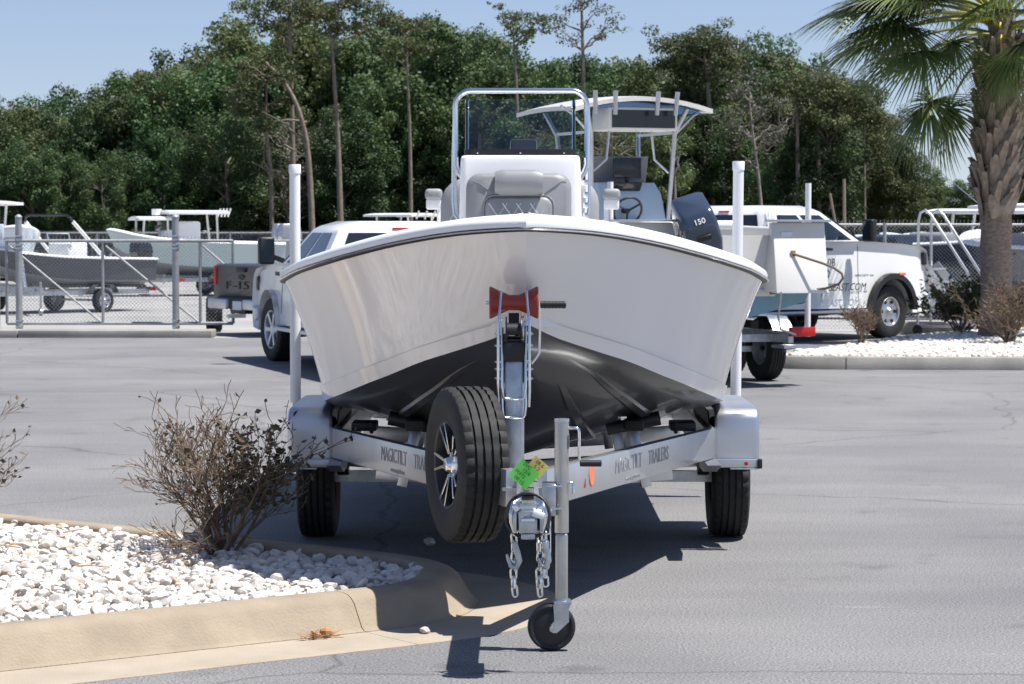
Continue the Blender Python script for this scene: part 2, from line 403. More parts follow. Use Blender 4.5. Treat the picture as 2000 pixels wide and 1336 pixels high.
# ---------------------------------------------------------------- ground
def gz(y): # the boat yard beyond the fence lies lower than the car park
    t = min(max((y - 44) / 20, 0), 1); return -.5 * (t * t * (3 - 2 * t))
ys = [-40, 20, 42, 44, 46, 48, 50, 52, 54, 56, 58, 60, 62, 64, 70, 105, 400, 900]
g = MB(); g.grid([[(-700, y, gz(y) - .004), (0, y, gz(y) - .004), (700, y, gz(y) - .004)] for y in ys], flip=True)
tag(g.build('ground', 'yard'), kind='structure')
g = MB(); g.grid([[(-80, y, 0), (80, y, 0)] for y in (-30, 10, 20, 39.3)], flip=True)
tag(g.build('parking_lot', 'asphalt', smooth=0), kind='structure')
g = MB(); g.grid([[(-300, y, gz(y) + .02), (300, y, gz(y) + .02)] for y in (106, 150, 300, 420)], flip=True)
tag(g.build('woodland_floor', 'forest_floor'), kind='structure')

def offset_line(P, d, closed=False):
    out = []; n = len(P)
    for i in range(n):
        a = Vector(P[i - 1]) if (i > 0 or closed) else Vector(P[i]); b = Vector(P[(i + 1) % n]) if (i < n - 1 or closed) else Vector(P[i])
        t = (b - a).normalized(); nrm = Vector((t.y, -t.x)); out.append((P[i][0] + nrm.x * d, P[i][1] + nrm.y * d))
    return out
def resample(P, step):
    Q = [P[0]]; acc = 0
    for i in range(1, len(P)):
        a = Vector(P[i - 1]); b = Vector(P[i]); L = (b - a).length
        while acc + L >= step:
            a = a + (b - a).normalized() * (step - acc); Q.append(tuple(a)); L = (b - a).length; acc = 0
        acc += L
    Q.append(P[-1]); return Q
def kerb_run(line, prof, root, pname, m, cuts, gap=.004):
    # line runs with the road on its right; prof (offset, z): offset>0 towards the road
    L = [0]
    for i in range(1, len(line)): L.append(L[-1] + (Vector(line[i]) - Vector(line[i - 1])).length)
    offs = [offset_line(line, p[0]) for p in prof]
    cuts = [0] + [c for c in cuts if 0 < c < L[-1]] + [L[-1]]
    for k in range(len(cuts) - 1):
        a, b = cuts[k] + gap, cuts[k + 1] - gap
        ts = [a] + [t for t in L if a < t < b] + [b]
        rows = []
        for t in ts:
            i = max(min(np.searchsorted(L, t) - 1, len(L) - 2), 0); f = (t - L[i]) / max(L[i + 1] - L[i], 1e-9)
            ring = []
            for (o, z), ol in zip(prof, offs):
                ring.append((ol[i][0] + (ol[i + 1][0] - ol[i][0]) * f, ol[i][1] + (ol[i + 1][1] - ol[i][1]) * f, z))
            rows.append(ring)
        MB().loft(rows).build(pname, m, root, smooth=50)
# --- near island (rose bed): base of the kerb face, going from far left front, round the nose, to far left back
near = [(-7.0, 6.03), (-4.0, 8.18), (-1.93, 9.66), (-.9, 10.4), (-.50, 10.68), (-.24, 10.95), (-.14, 11.35), (-.16, 11.75), (-.36, 12.1), (-.8, 12.46), (-1.6, 13.06), (-2.8, 13.98), (-7.0, 17.2)]
near = resample(chaikin(near, 3), .06)
# find arc length of the joint at the crack
def arclen_at(line, p):
    L = 0; best = (1e9, 0)
    for i in range(1, len(line)):
        d = (Vector(line[i]) - Vector(p)).length; L += (Vector(line[i]) - Vector(line[i - 1])).length
        if d < best[0]: best = (d, L)
    return best[1]
J = arclen_at(near, (-.62, 10.60))
root = tag(part('kerb', None), kind='structure')
kerb_run(near, [(-.27, -.05), (-.27, .135), (-.262, .148), (-.245, .153), (-.17, .153), (-.14, .149), (-.115, .139), (-.09, .12), (-.03, .022), (-.012, .010), (0, .009), (0, -.05)], root, 'kerb_segment', 'concrete_kerb', [J - 3, J, J + 3.0, J + 6], .0022)
root = tag(part('gutter_pan', None), kind='structure')
kerb_run(near, [(.0015, -.05), (.0015, .0065), (.36, .005), (.375, .0035), (.38, -.05)], root, 'pan_segment', 'concrete_pan', [J - 3, J, J + 3, J + 6], .0015)
# dead leaves caught at the kerb
lf = MB(); r2 = random.Random(3)
for i in range(90):
    x = -.80 + r2.gauss(0, .035); y = 10.445 + (x + .80) * .7 + r2.uniform(-.03, .012)
    a = r2.uniform(0, 6.28); L = r2.uniform(.012, .05); z = .012 + abs(r2.gauss(0, .008)); wd = r2.choice([.0015, .0015, .002, .012])
    lf.bar((x, y, z), (x + math.cos(a) * L, y + math.sin(a) * L * .6, z + r2.uniform(-.004, .02)), wd, .001)
lf.lathe([(-.03, 0), (-.02, .014), (0, .02), (.02, .013), (.028, 0)], 9, (-.765, 10.47, .03))
tag(lf.build('leaf_litter', 'dirt_leaf', smooth=0), 'small brown clump of dead leaves against the tan kerb', 'leaf litter')

tw = random.Random(41)
for k in range(7):
    x = tw.uniform(-2.6, -.9); y = 11.0 + tw.uniform(.2, 2.0) + abs(x + 1) * .3 * tw.uniform(-1, 1); q = MB(); a = tw.uniform(0, 6.28); L = tw.uniform(.08, .22)
    q.tube([(0, 0, 0), (math.cos(a) * L * .5, math.sin(a) * L * .5, .008), (math.cos(a + .3) * L, math.sin(a + .3) * L, 0)], [.004, .0035, .002], 5)
    o = q.build('fallen_twig', 'dirt_leaf', None); o.location = (x, y, .175); tag(o, 'dry brown twig lying on the white gravel bed', 'twig', 'fallen twigs on the gravel')
def stone_mesh(seed, m, flat=.75):
    rr = random.Random(seed); bm = bmesh.new(); bmesh.ops.create_icosphere(bm, subdivisions=2, radius=1)
    dirs = [Vector((rr.gauss(0, 1), rr.gauss(0, 1), rr.gauss(0, 1))).normalized() for _ in range(10)]; cut = [rr.uniform(.45, .85) for _ in dirs]
    sc = Vector((rr.uniform(.9, 1.25), rr.uniform(.75, 1.0), rr.uniform(.6, .85) * flat / .75))
    for v in bm.verts:
        for d, c in zip(dirs, cut):
            t = v.co.dot(d)
            if t > c: v.co -= d * (t - c) * .97
        v.co *= 1.12 + rr.uniform(-.03, .03); v.co = Vector((v.co.x * sc.x, v.co.y * sc.y, v.co.z * sc.z))
    me = bpy.data.meshes.new('stone'); bm.to_mesh(me); bm.free(); me.materials.append(MATS[m]); me.shade_smooth(); me.set_sharp_from_angle(angle=R(19)); return me
STONES = [stone_mesh(s, 'stone_white') for s in range(7)] + [stone_mesh(20, 'stone_tan')]
def inside(poly, x, y):
    c = False; n = len(poly); j = n - 1
    for i in range(n):
        if (poly[i][1] > y) != (poly[j][1] > y) and x < (poly[j][0] - poly[i][0]) * (y - poly[i][1]) / (poly[j][1] - poly[i][1]) + poly[i][0]: c = not c
        j = i
    return c
inner = resample(offset_line(near, -.262), .15)
bed = tag(part('gravel_bed', None), kind='structure')
ctr = (-5.0, 11.6)
rows = []
def bedz(x, y): return .085 + .03 * math.sin(x * 2.1 + .5) * math.sin(y * 1.7) * .5 + .02
bm_ = MB(); bm_.grid([[(p[0] * (1 - f) + min(ctr[0], p[0]) * f, p[1] * (1 - f) + ctr[1] * f, .085 + .02 * f) for p in inner] for f in (0, .3, .7, 1)])
bm_.build('bed_surface', 'stone_tan', bed)
r3 = random.Random(11); pts = []
cell = .04
x = -4.2
while x < -.3:
    y = 9.3
    while y < 15.6:
        px, py = x + r3.uniform(-.022, .022), y + r3.uniform(-.022, .022)
        if inside(inner, px, py) and abs(px) < py * .26: pts.append((px, py))
        y += cell
    x += cell
def stone_xf(px, py, sc, lift=0):
    return Matrix.Translation((px, py, bedz(px, py) + sc * .25 + lift)) @ (rotm(r3.uniform(-.5, .5), r3.uniform(-.5, .5), r3.uniform(0, 6.3)).to_4x4()) @ Matrix.Scale(sc, 4)
allst = []
for px, py in pts:
    allst.append((px, py, r3.choice([r3.uniform(.011, .022), r3.uniform(.016, .030)]), 0))
    if r3.random() < .42: allst.append((px + r3.uniform(-.02, .02), py + r3.uniform(-.02, .02), r3.choice([r3.uniform(.011, .022), r3.uniform(.018, .03), r3.uniform(.026, .04)]), .02))
allst.sort(key=lambda t: -(t[2] / t[1]) * (1 if t[3] else .7))
sv = []; sf = []; base = 0
arrs = [(np.array([v.co[:] for v in me.vertices]), [tuple(p.vertices) for p in me.polygons]) for me in STONES]
for k, (px, py, sc, lf_) in enumerate(allst):
    vi = 7 if r3.random() < .07 else r3.randrange(7); M = stone_xf(px, py, sc, lf_)
    if k < 300:
        o = link('stone', STONES[vi], bed); o.matrix_local = M
    else:
        vi = vi if vi < 7 else 0
        a, f = arrs[vi]; A = np.array(M); vv = a @ A[:3, :3].T + A[:3, 3]
        sv.append(vv); sf += [tuple(i + base for i in q) for q in f]; base += len(vv)
me = bpy.data.meshes.new('gravel'); me.from_pydata(np.concatenate(sv).tolist(), [], sf); me.materials.append(MATS['stone_mix']); me.shade_smooth(); me.set_sharp_from_angle(angle=R(19))
tag(link('gravel', me, bed), kind='stuff')
for (px, py, sc, lab) in ((-.363, 10.74 - .16, .024, 'single white pebble on the gutter pan beside the kerb nose'), (-.44, 13.55, .034, 'pale stone lying on the shaded asphalt under the boat')):
    o = link('pebble', STONES[2], None, (px, py, sc * .5 + .004), (0, 0, 1.0)); o.scale = (sc,) * 3; tag(o, lab, 'stone')

# --- far island with the palm
far = [(9.8, 39.6), (7.4, 38.9), (6.2, 37.9), (5.1, 35.4), (4.0, 33.2), (3.25, 31.9), (2.95, 31.0), (3.4, 30.55), (4.5, 30.45), (9, 30.2), (14, 29.9)]
far = resample(chaikin(far, 3), .15)
root = tag(part('kerb', None), kind='structure')
kerb_run(far, [(-.2, -.05), (-.2, .15), (-.03, .155), (-.01, .14), (0, 0), (0, -.05)], root, 'kerb_segment', 'concrete_grey', [2, 5, 8, 11, 12.75, 15.75, 18.75], .006)
fin = offset_line(far, -.205)
bed2 = tag(part('gravel_bed', None), kind='structure')
fb = MB(); fb.grid([[(p[0] * (1 - f) + 11 * f, p[1] * (1 - f) + 35 * f, .13 + .05 * f) for p in fin] for f in (0, .25, .6, 1)]); fb.build('bed_surface', 'stone_mix', bed2)
sv = []; sf = []; base = 0; poly = fin + [(14, 36)]
n = 0
while n < 4200:
    px, py = r3.uniform(3, 10), r3.uniform(30.5, 39.4)
    if not inside(poly, px, py): continue
    n += 1; sc = r3.uniform(.03, .06); a, f = arrs[r3.randrange(7)]
    d = min(1, max(0, (px - 3) / 8)); M = Matrix.Translation((px, py, .14 + .02 * d)) @ rotm(r3.uniform(-.5, .5), 0, r3.uniform(0, 6)).to_4x4() @ Matrix.Scale(sc, 4)
    A = np.array(M); vv = a @ A[:3, :3].T + A[:3, 3]; sv.append(vv); sf += [tuple(i + base for i in q) for q in f]; base += len(vv)
me = bpy.data.meshes.new('gravel'); me.from_pydata(np.concatenate(sv).tolist(), [], sf); me.materials.append(MATS['stone_mix']); me.shade_smooth(); me.set_sharp_from_angle(angle=R(19)); tag(link('gravel', me, bed2), kind='stuff')
# low kerbs in front of the fence
root = tag(part('kerb', None), kind='structure')
for i in range(4):
    x0 = -16.6 + i * 3.0; MB().box((x0 + 1.49, 39.65, .05), (2.985, .62, .13)).build('kerb_segment', 'concrete_grey', root, bevel=.02)
for i in range(4):
    x0 = 5.6 + i * 3.0; MB().box((x0 + 1.49, 41.0, .09), (2.985, .3, .2)).build('kerb_segment', 'concrete_grey', root, bevel=.02)

# ---------------------------------------------------------------- boat hulls
HS = [0, .012, .03, .06, .1, .16, .25, .32, .4, .5, .6, .7, .8, .95, 1.1, 1.25, 1.4, 1.6, 1.8, 2.0, 2.2, 2.4, 2.6, 2.9, 3.2, 3.6, 4, 4.5, 5, 5.5, 6, 6.6]
T_sb = pchip([(0, .03), (.012, .065), (.03, .105), (.06, .16), (.1, .22), (.16, .295), (.25, .395), (.4, .54), (.6, .70), (.8, .83), (1.1, .965), (1.4, 1.07), (1.8, 1.16), (2.2, 1.225), (2.6, 1.25), (4, 1.25), (6.6, 1.19)])
T_sz = pchip([(0, 1.69), (.16, 1.672), (.4, 1.632), (.8, 1.562), (1.4, 1.492), (2.2, 1.43), (3, 1.40), (6.6, 1.33)])
T_cb = pchip([(0, .018), (.05, .075), (.1, .14), (.2, .29), (.32, .44), (.55, .60), (.82, .74), (1.4, .91), (2.0, 1.01), (2.5, 1.05), (6.4, 1.08)])
T_cz = pchip([(0, 1.265), (.1, 1.20), (.32, 1.095), (.82, .957), (1.4, .866), (2.3, .78), (3, .745), (6.4, .70)])
T_kz = pchip([(0, 1.255), (.04, 1.19), (.1, 1.115), (.3, .975), (.6, .81), (1.0, .67), (1.5, .575), (2.2, .515), (3, .49), (6.4, .48)])
class Hull:
    def __init__(s, kb=1, ks=1, kz=1, z0=.48, zoff=0.0): s.kb, s.ks, s.kz, s.z0, s.zoff = kb, ks, kz, z0, zoff
    def z(s, v): return s.z0 + (v - .48) * s.kz
    def sheer(s, u): return Vector((T_sb(u) * s.kb, u * s.ks, s.z(T_sz(u))))
    def chine(s, u): t = u * 6.32 / 6.6; return Vector((T_cb(t) * s.kb, (.28 + t) * s.ks, s.z(T_cz(t))))
    def keel(s, u): t = u * 6.32 / 6.6; return Vector((0, (.28 + t) * s.ks, s.z(T_kz(t))))
    def side(s, u, v):
        a = s.chine(u); b = s.sheer(u); k = .30 + .55 * min(u / 3.2, 1)
        f = k * v + (1 - k) * v ** 2.3
        p = a + (b - a) * v; p.x = a.x + (b.x - a.x) * f; return p
    def build(s, root, mside, mbot, mdeck, strakes=True, rail='black_plastic', knuckle=True):
        # topsides with a knuckle step above the chine
        vs = [(0, .012), (.07, .012), (.126, .013), (.130, -.007), (.136, 0), (.2, 0), (.28, 0), (.36, 0), (.44, 0), (.52, 0), (.6, 0), (.68, 0), (.76, 0), (.84, 0), (.92, 0), (1, 0)] if knuckle else [(v, 0) for v in (0, .15, .35, .55, .75, .9, 1)]
        m = MB()
        for sg in (1, -1):
            rows = []
            for u in HS:
                r = []
                for v, o in vs:
                    p = s.side(u, v); r.append((sg * (p.x + o * min(1, p.x / .1)), p.y, p.z))
                rows.append(r)
            m.grid(rows, flip=(sg < 0))
        # stem closure
        m.grid([[(sg * s.side(0, v).x, s.side(0, v).y - (0 if sg else .012), s.side(0, v).z) for v, o in vs] for sg in (-1, 0, 1)], flip=True)
        u = HS[-1]; ring = [(p.x, p.y, p.z) for p in [s.side(u, v) for v, o in vs]]
        tr = [(0, s.keel(u).y, s.keel(u).z)] + ring
        m.add(tr + [(-p[0], p[1], p[2]) for p in tr[::-1][:-1]], [tuple(range(len(tr) * 2 - 1))])
        hull = m.build('hull', mside, root, smooth=28)
        m = MB()
        for sg in (1, -1):
            rows = []
            for u in HS:
                k = s.keel(u); c = s.chine(u); c = c + Vector((.012 * min(1, c.x / .1), 0, 0)); r = []
                for f in (0, .15, .35, .6, .85, .93, 1):
                    q = k + (c - k) * f; r.append((sg * q.x, q.y, q.z - (.012 if .9 < f < .99 else 0) * min(1, u)))
                rows.append(r)
            m.grid(rows, flip=(sg > 0))
        m.build('hull_bottom', mbot, root, smooth=30)
        if strakes:
            for sg in (1, -1):
                for f, u0 in ((.66, .16), (.33, .32)):
                    rings = []
                    for u in [x for x in HS if x >= u0] [:19 if f > .5 else 20]:
                        k = s.keel(u); c = s.chine(u)
                        def q(ff, d): 
                            p = k + (c - k) * ff; return (sg * p.x, p.y, p.z - d)
                        dd_ = .02 * min(1, (u - u0) / .35); rings.append([q(f - .09, -.02), q(f - .01, dd_), q(f + .035, dd_), q(f + .04, -.02)])
                    MB().loft(rings).build('strake', mbot, root, smooth=25)
        # deck cap with gunwale and inner liner
        pl = [s.sheer(u) for u in HS]; nr = []
        for i in range(len(pl)):
            a = pl[max(i - 1, 0)]; b = pl[min(i + 1, len(pl) - 1)]; t = Vector((b.x - a.x, b.y - a.y)).normalized(); nr.append(Vector((t.y, -t.x)))
        nr[0] = Vector((0.25, -1)).normalized()
        prof = [(0.006, -.004), (.018, .004), (.02, .022), (.012, .038), (-.012, .052), (-.06, .06), (-.2, .064), (-.215, .058), (-.225, .04), (-.235, -.2), (-.235, -.42)]
        m = MB()
        for sg in (1, -1):
            rows = []
            for p, n_ in zip(pl, nr):
                r = []
                for o, dz in prof:
                    xx = max(p.x + n_.x * o, 0.0); yy = p.y + n_.y * o; r.append((sg * xx, yy, p.z + dz * s.kz))
                rows.append(r)
            m.grid(rows, flip=(sg < 0))
        m.grid([[(sg * max(pl[0].x + nr[0].x * o, 0), pl[0].y + nr[0].y * o - (.014 if sg == 0 else 0), pl[0].z + dz * s.kz) for o, dz in prof] for sg in (-1, 0, 1)], flip=True)
        # foredeck crown and cockpit floor
        rows = []
        for u in np.linspace(.02, 1.25, 14):
            p = s.sheer(float(u)); b = max(p.x - .1, .02); rows.append([(b * f, p.y + .06, p.z + (.058 + .012 * (1 - f * f)) * s.kz) for f in np.linspace(-1, 1, 9)])
        m.grid(rows, flip=False)
        rows = []
        for u in (1.25, 1.8, 2.6, 4, 6.5):
            p = s.sheer(u); rows.append([((p.x - (.34 if u < 2 else .26)) * f, p.y + .06, p.z - .42 * s.kz) for f in (-1, 0, 1)])
        m.grid(rows); p = s.sheer(1.25); b = p.x - .1
        m.add([(-b, p.y + .06, p.z + .058 * s.kz), (b, p.y + .06, p.z + .058 * s.kz), (b * .72, p.y + .06, p.z - .42 * s.kz), (-b * .72, p.y + .06, p.z - .42 * s.kz)], [(0, 1, 2, 3)])
        m.build('deck', mdeck, root, smooth=40)
        if rail:
            for nm, mt, w0, z0, z1 in (('rub_rail', rail, .022, -.017, .003), ('rub_rail_insert', 'chrome', .029, -.013, -.001)):
                m = MB(); ring = []
                path = [(-1, i) for i in range(len(pl) - 1, -1, -1)] + [(1, i) for i in range(len(pl))]
                for sg, i in path:
                    p = pl[i]; n_ = nr[i]
                    ring.append([(sg * (p.x + n_.x * o), p.y + n_.y * o, p.z + dz) for o, dz in ((-.004, z0), (w0 * .8, z0 + .003), (w0, (z0 + z1) / 2), (w0 * .8, z1 - .002), (-.004, z1))])
                m.loft(ring); m.build(nm, mt, root, smooth=60)
        return hull

# ---------------------------------------------------------------- the main boat
boat = thing('bay_boat', 'white centre console bay boat with black bottom on the aluminium trailer', 'boat', (.06, 10.87, 0))
H = Hull(); hull = H.build(boat, 'gelcoat', 'bottom_black', 'deck_white')
# thru hull fitting and bow eye
MB().lathe([(-.012, 0), (-.012, .018), (-.004, .026), (.004, .026)], 16, (.46, 1.28, .79), 'z').build('drain_fitting', 'chrome', boat)
MB().tube([(-.02, .2, 1.295), (-.02, .14, 1.29), (.02, .14, 1.29), (.02, .2, 1.295)], .006, 8).build('bow_eye', 'chrome', boat)
# console (world distance 14.6 -> local 3.73)
cx, cy = -.012, 3.75
con = part('console', boat, (cx, cy, 0))
def rring(hw, y0, y1, z, r=.05, k=4):
    pts = []
    for sx, sy, a0 in ((1, 1, 0), (-1, 1, 90), (-1, -1, 180), (1, -1, 270)):
        xx, yy = sx * (hw - r), (y1 - r if sy > 0 else y0 + r)
        for i in range(k + 1):
            a = R(a0 + 90 * i / k); pts.append((xx + r * math.cos(a), yy + r * math.sin(a), z))
    return pts
MB().loft([rring(.365, -.03, .95, 1.0), rring(.352, 0, .92, 1.7), rring(.343, .012, .9, 2.06, .04), rring(.34, .02, .88, 2.09, .035), rring(.333, .035, .86, 2.102, .03), rring(.30, .06, .8, 2.106, .03)]).build('console_body', 'deck_white', con, smooth=35)
# windscreen: curved acrylic with a black base strip
def ws_path(hw, y0, dep, r, k=6):
    pts = [(-hw, y0 + dep)] + [(-hw + r - r * math.cos(R(90 * i / k)), y0 + r - r * math.sin(R(90 * i / k))) for i in range(k + 1)]
    return pts + [(-p[0], p[1]) for p in pts[::-1]]
b0 = ws_path(.318, .06, .38, .05); b1 = ws_path(.318, .12, .34, .05)
ws = MB(); outer = [(p[0], p[1], 2.12) for p in b0]; top = [(p[0], p[1], 2.425) for p in b1]
ino = [(p[0], p[1], 2.12) for p in ws_path(.313, .065, .375, .046)]; int_ = [(p[0], p[1], 2.425) for p in ws_path(.313, .125, .335, .046)]
ws.grid([outer, top, int_, ino]); ws.build('windscreen', 'acrylic', con, smooth=30)
st = MB(); o1 = ws_path(.323, .052, .39, .052); i1 = ws_path(.306, .07, .37, .045)
st.grid([[(p[0], p[1], 2.095) for p in o1], [(p[0], p[1] + .006, 2.14) for p in o1], [(p[0], p[1] + .006, 2.14) for p in i1], [(p[0], p[1], 2.095) for p in i1]]); st.build('windscreen_base', 'black_plastic', con, smooth=30)
for xx in (-.245, 0, .25):
    MB().lathe([(-.005, 0), (-.004, .005), (0, .006)], 10, (xx, .052, 2.118), 'y').build('screw', 'chrome', con)
MB().box((.02, .55, 2.15), (.16, .06, .13)).build('helm_screen', 'screen', con, bevel=.02)
MB().box((-.24, .6, 2.12), (.02, .02, .26)).build('grab_post', 'black_plastic', con)
# console grab rail
gr = part('grab_rail', boat, (cx + .005, cy, 0))
def railpath(hw, y, zt, zb, r, lean=0):
    p = [(-hw, y, zb)] + [(-hw + r - r * math.cos(R(a)), y + lean, zt - r + r * math.sin(R(a))) for a in range(0, 91, 15)]
    return p + [(-q[0], q[1], q[2]) for q in p[::-1]]
pf = railpath(.378, .1, 2.475, 2.05, .09, .0)
pf = [(-.335, .08, 1.975), (-.36, .085, 2.005), (-.376, .095, 2.05)] + pf[1:-1] + [(.376, .095, 2.05), (.36, .085, 2.005), (.335, .08, 1.975)]
MB().tube(pf, .0165, 12).build('front_hoop', 'chrome', gr, smooth=60)
for sg in (-1, 1):
    MB().tube([(sg * .383, .42, 2.40), (sg * .392, .40, 2.1), (sg * .392, .4, 1.85), (sg * .385, .38, 1.77), (sg * .35, .36, 1.72)], .0155, 10).build('rear_leg', 'chrome', gr, smooth=60)
    MB().tube([(sg * .378, .1, 2.39), (sg * .383, .42, 2.40)], .014, 10).build('side_brace', 'chrome', gr)
for zz in (1.95, 1.88, 1.82, 1.76): MB().box((.372, .2, zz), (.03, .05, .035)).build('rod_clip', 'chrome', gr, bevel=.006)
# seat on the console front
seat = part('console_seat', boat, (cx - .01, cy - .06, 0))
def cushion(hw, z0, z1, d, r, yc=0, taper=0):
    m = MB(); rings = []
    for f in (0, .12, .3, .7, .88, 1):
        e = (1 - (abs(f - .5) * 2) ** 4) ** .5 if 0 < f < 1 else .55
        ww = hw * (1 - .06 * (1 - e)) - (r * (1 - e) * .8)
        rings.append([(p[0], yc + (f - .5) * d, p[1]) for p in rrect(ww, z0 + r * (1 - e) * .7, z1 - r * (1 - e) * .7, r)])
    return m.loft(rings)
def rrect(hw, z0, z1, r, k=5):
    pts = []
    for sx, sz, a0 in ((1, 1, 0), (-1, 1, 90), (-1, -1, 180), (1, -1, 270)):
        xx, zz = sx * (hw - r), (z1 - r if sz > 0 else z0 + r)
        for i in range(k + 1):
            a = R(a0 + 90 * i / k); pts.append((xx + r * math.cos(a), zz + r * math.sin(a)))
    return pts
cushion(.30, 1.45, 2.0, .12, .085).build('backrest', 'vinyl_gray', seat, smooth=50)
cushion(.195, 1.5, 1.868, .10, .05, -.035).build('quilted_panel', 'vinyl_gray', seat, smooth=50)
# head roll: rolled cushion
hrp = []
for i in range(9):
    f = i / 8; xx = -.135 + .27 * f; e = 1 if .06 < f < .94 else .82
    hrp.append([(xx + .01 * math.sin(a) * 0, -.085 + .05 * e * math.cos(a), 1.945 + .073 * e * math.sin(a)) for a in [2 * math.pi * j / 16 for j in range(16)]])
MB().loft(hrp).build('head_roll', 'vinyl_gray', seat, smooth=60)
pq = MB()
for sg in (1, -1):
    for k in range(-3, 5):
        x0 = -.19 + k * .078; z0 = 1.52; L = .34
        a = (x0, z0); pts = []
        for t in np.linspace(0, 1, 12):
            xx = sg * (x0 + t * .235); zz = 1.86 - t * L
            if abs(xx) < .18 and zz > 1.52 and zz < 1.85: pts.append((xx, -.0855, zz))
        if len(pts) > 2: pq.tube(pts, .0035 if sg > 0 else .002, 6)
pq.build('quilt_seams', 'vinyl_piping', seat, smooth=60)
pp = [(-.2, -.06, 1.5), (-.2, -.062, 1.8)] + [(-.14 - .06 * math.cos(R(a)), -.062, 1.81 + .063 * math.sin(R(a))) for a in (0, 30, 60, 90)]
pp = pp + [(-q[0], q[1], q[2]) for q in pp[::-1]]
MB().tube(pp, .006, 6).build('panel_piping', 'vinyl_gray', seat, smooth=60)
for sg in (-1, 1): MB().tube([(sg * .15, -.068, 1.89), (sg * .22, -.064, 1.94), (sg * .275, -.05, 1.965)], .002, 6).build('bolster_seam', 'vinyl_gray', seat)
MB().box((0, -.22, 1.42), (.6, .36, .12)).build('seat_base', 'vinyl_gray', seat, bevel=.04, seg=3)
# helm seat (leaning post) behind the console
ls = part('helm_seat', boat, (cx, 4.78, 0))
cushion(.485, 1.5, 1.995, .16, .16).build('backrest', 'vinyl_light', ls, smooth=50)
for sg in (-1, 1):
    q = MB()
    for k in range(3): q.tube([(sg * (.40 + .028 * k), -.083, 1.78 - .06 * k), (sg * (.47 - .02 * k + .012), -.075, 1.62 - .02 * k)], .004, 6)
    q.build('seam', 'vinyl_piping', ls)
MB().box((0, .05, 1.42), (.9, .45, .14)).build('seat_cushion', 'vinyl_light', ls, bevel=.05, seg=3)
[MB().bar((q_, .05, .98), (q_, .05, 1.4), .05, .05).build('frame_post', 'chrome', ls) for q_ in (-.35, .35)]
# folding rear rest pads on posts
for sg in (-1, 1):
    jp = part('rear_rest', boat, (sg * .585 + .01, 6.0, 0))
    MB().box((0, 0, 1.91), (.115, .07, .075)).build('pad', 'vinyl_light', jp, bevel=.025, seg=3)
    MB().box((0, .01, 1.845), (.1, .05, .07)).build('pad_shell', 'deck_white', jp, bevel=.012)
    MB().bar((sg * -.035, .01, .95), (sg * -.035, .01, 1.83), .03, .03).build('post', 'deck_white', jp, bevel=.006)
# outboard bracket/transom cap at the stern (out of sight from the bow, still there)
MB().box((0, 6.62, 1.0), (.7, .08, .5)).build('transom_plate', 'gelcoat', boat, bevel=.02)

# ---------------------------------------------------------------- trailer under it  (local y = world y - 10)
tr = thing('boat_trailer', 'aluminium boat trailer with spare wheel and jack carrying the white bay boat', 'trailer', (.06, 10, 0))
def railz(y): return .57 + .05 * (1 - (y - .45) / 2.85)      # rail centre height
RH = .155
for sg in (1, -1):
    rl = part('frame_rail', tr)
    m = MB(); a = (sg * .06, .5, railz(.5)); b = (sg * .97, 3.3, railz(3.3)); c = (sg * .97, 6.7, .57)
    d1 = Vector((.91, 2.8, 0)).normalized(); n1 = Vector((d1.y, -d1.x, 0))
    def rr_(p, n_): 
        p = Vector(p); n_ = Vector((n_.x * sg, n_.y, 0)); return [tuple(p + n_ * o + Vector((0, 0, z))) for o, z in ((.026, -RH / 2), (.026, RH / 2), (-.026, RH / 2), (-.026, -RH / 2))]
    m.loft([rr_(a, n1), rr_(b, (n1 + Vector((1, 0, 0))).normalized()), rr_(c, Vector((1, 0, 0)))]); m.build('rail', 'alum', rl, bevel=.004, seg=2)
    # lettering on the outer face
    o = Vector((a[0], a[1], 0)).lerp(Vector((b[0], b[1], 0)), .52 if sg > 0 else .5); zc = railz(o.y)
    nn = Vector((n1.x * sg, n1.y, 0)); xd = Vector((d1.x * sg, d1.y, (railz(3.3) - railz(.5)) / 2.94)); xd = xd if sg > 0 else -xd
    tp = o + nn * .0265 + Vector((0, 0, zc))
    dk = frame_mx(tp, xd, (0, 0, 1))
    pl_ = MB().box((0, 0, .0004), (.98, .115, .001)); 
    for wd_, ox in (('MAGICTILT', -.27), ('TRAILERS', .27)): text('lettering', wd_, .098, 'decal', rl, frame_mx(tp + nn * .0006 + xd * ox + Vector((0, 0, .012)), xd, (0, 0, 1)), ext=.0004, sx=.92)
    text('lettering', 'www.magictilt.com', .032, 'decal', rl, frame_mx(tp + nn * .0006 + Vector((0, 0, -.052)) - xd * .2, xd, (0, 0, 1)), ext=.0004)
    if sg > 0:
        o2 = Vector((a[0], a[1], 0)).lerp(Vector((b[0], b[1], 0)), .22); zc2 = railz(o2.y)
        MB().lathe([(0, .0), (.004, .028), (0, .032)], 20, (0, 0, 0), 'z').build('reflector', 'orange', rl).matrix_local = frame_mx(o2 + nn * .027 + Vector((0, 0, zc2 + .01)), xd, (0, 0, 1)) @ Matrix.Diagonal((1.15, 1.7, 1, 1))
        o3 = Vector((a[0], a[1], 0)).lerp(Vector((b[0], b[1], 0)), .185)
        MB().prism([(-.012, -.02), (.014, -.02), (.01, .018)], 0, .002, 'z').build('warning_sticker', 'red_rubber', rl).matrix_local = frame_mx(o3 + nn * .0265 + Vector((0, 0, railz(o3.y) - .02)), xd, (0, 0, 1))
MB().bar((0, -.33, .632), (0, 1.0, .615), .085, .105).build('tongue', 'alum', tr, bevel=.006)
MB().box((0, .62, .617), (.2, .3, .012)).build('gusset_plate', 'galv', tr)
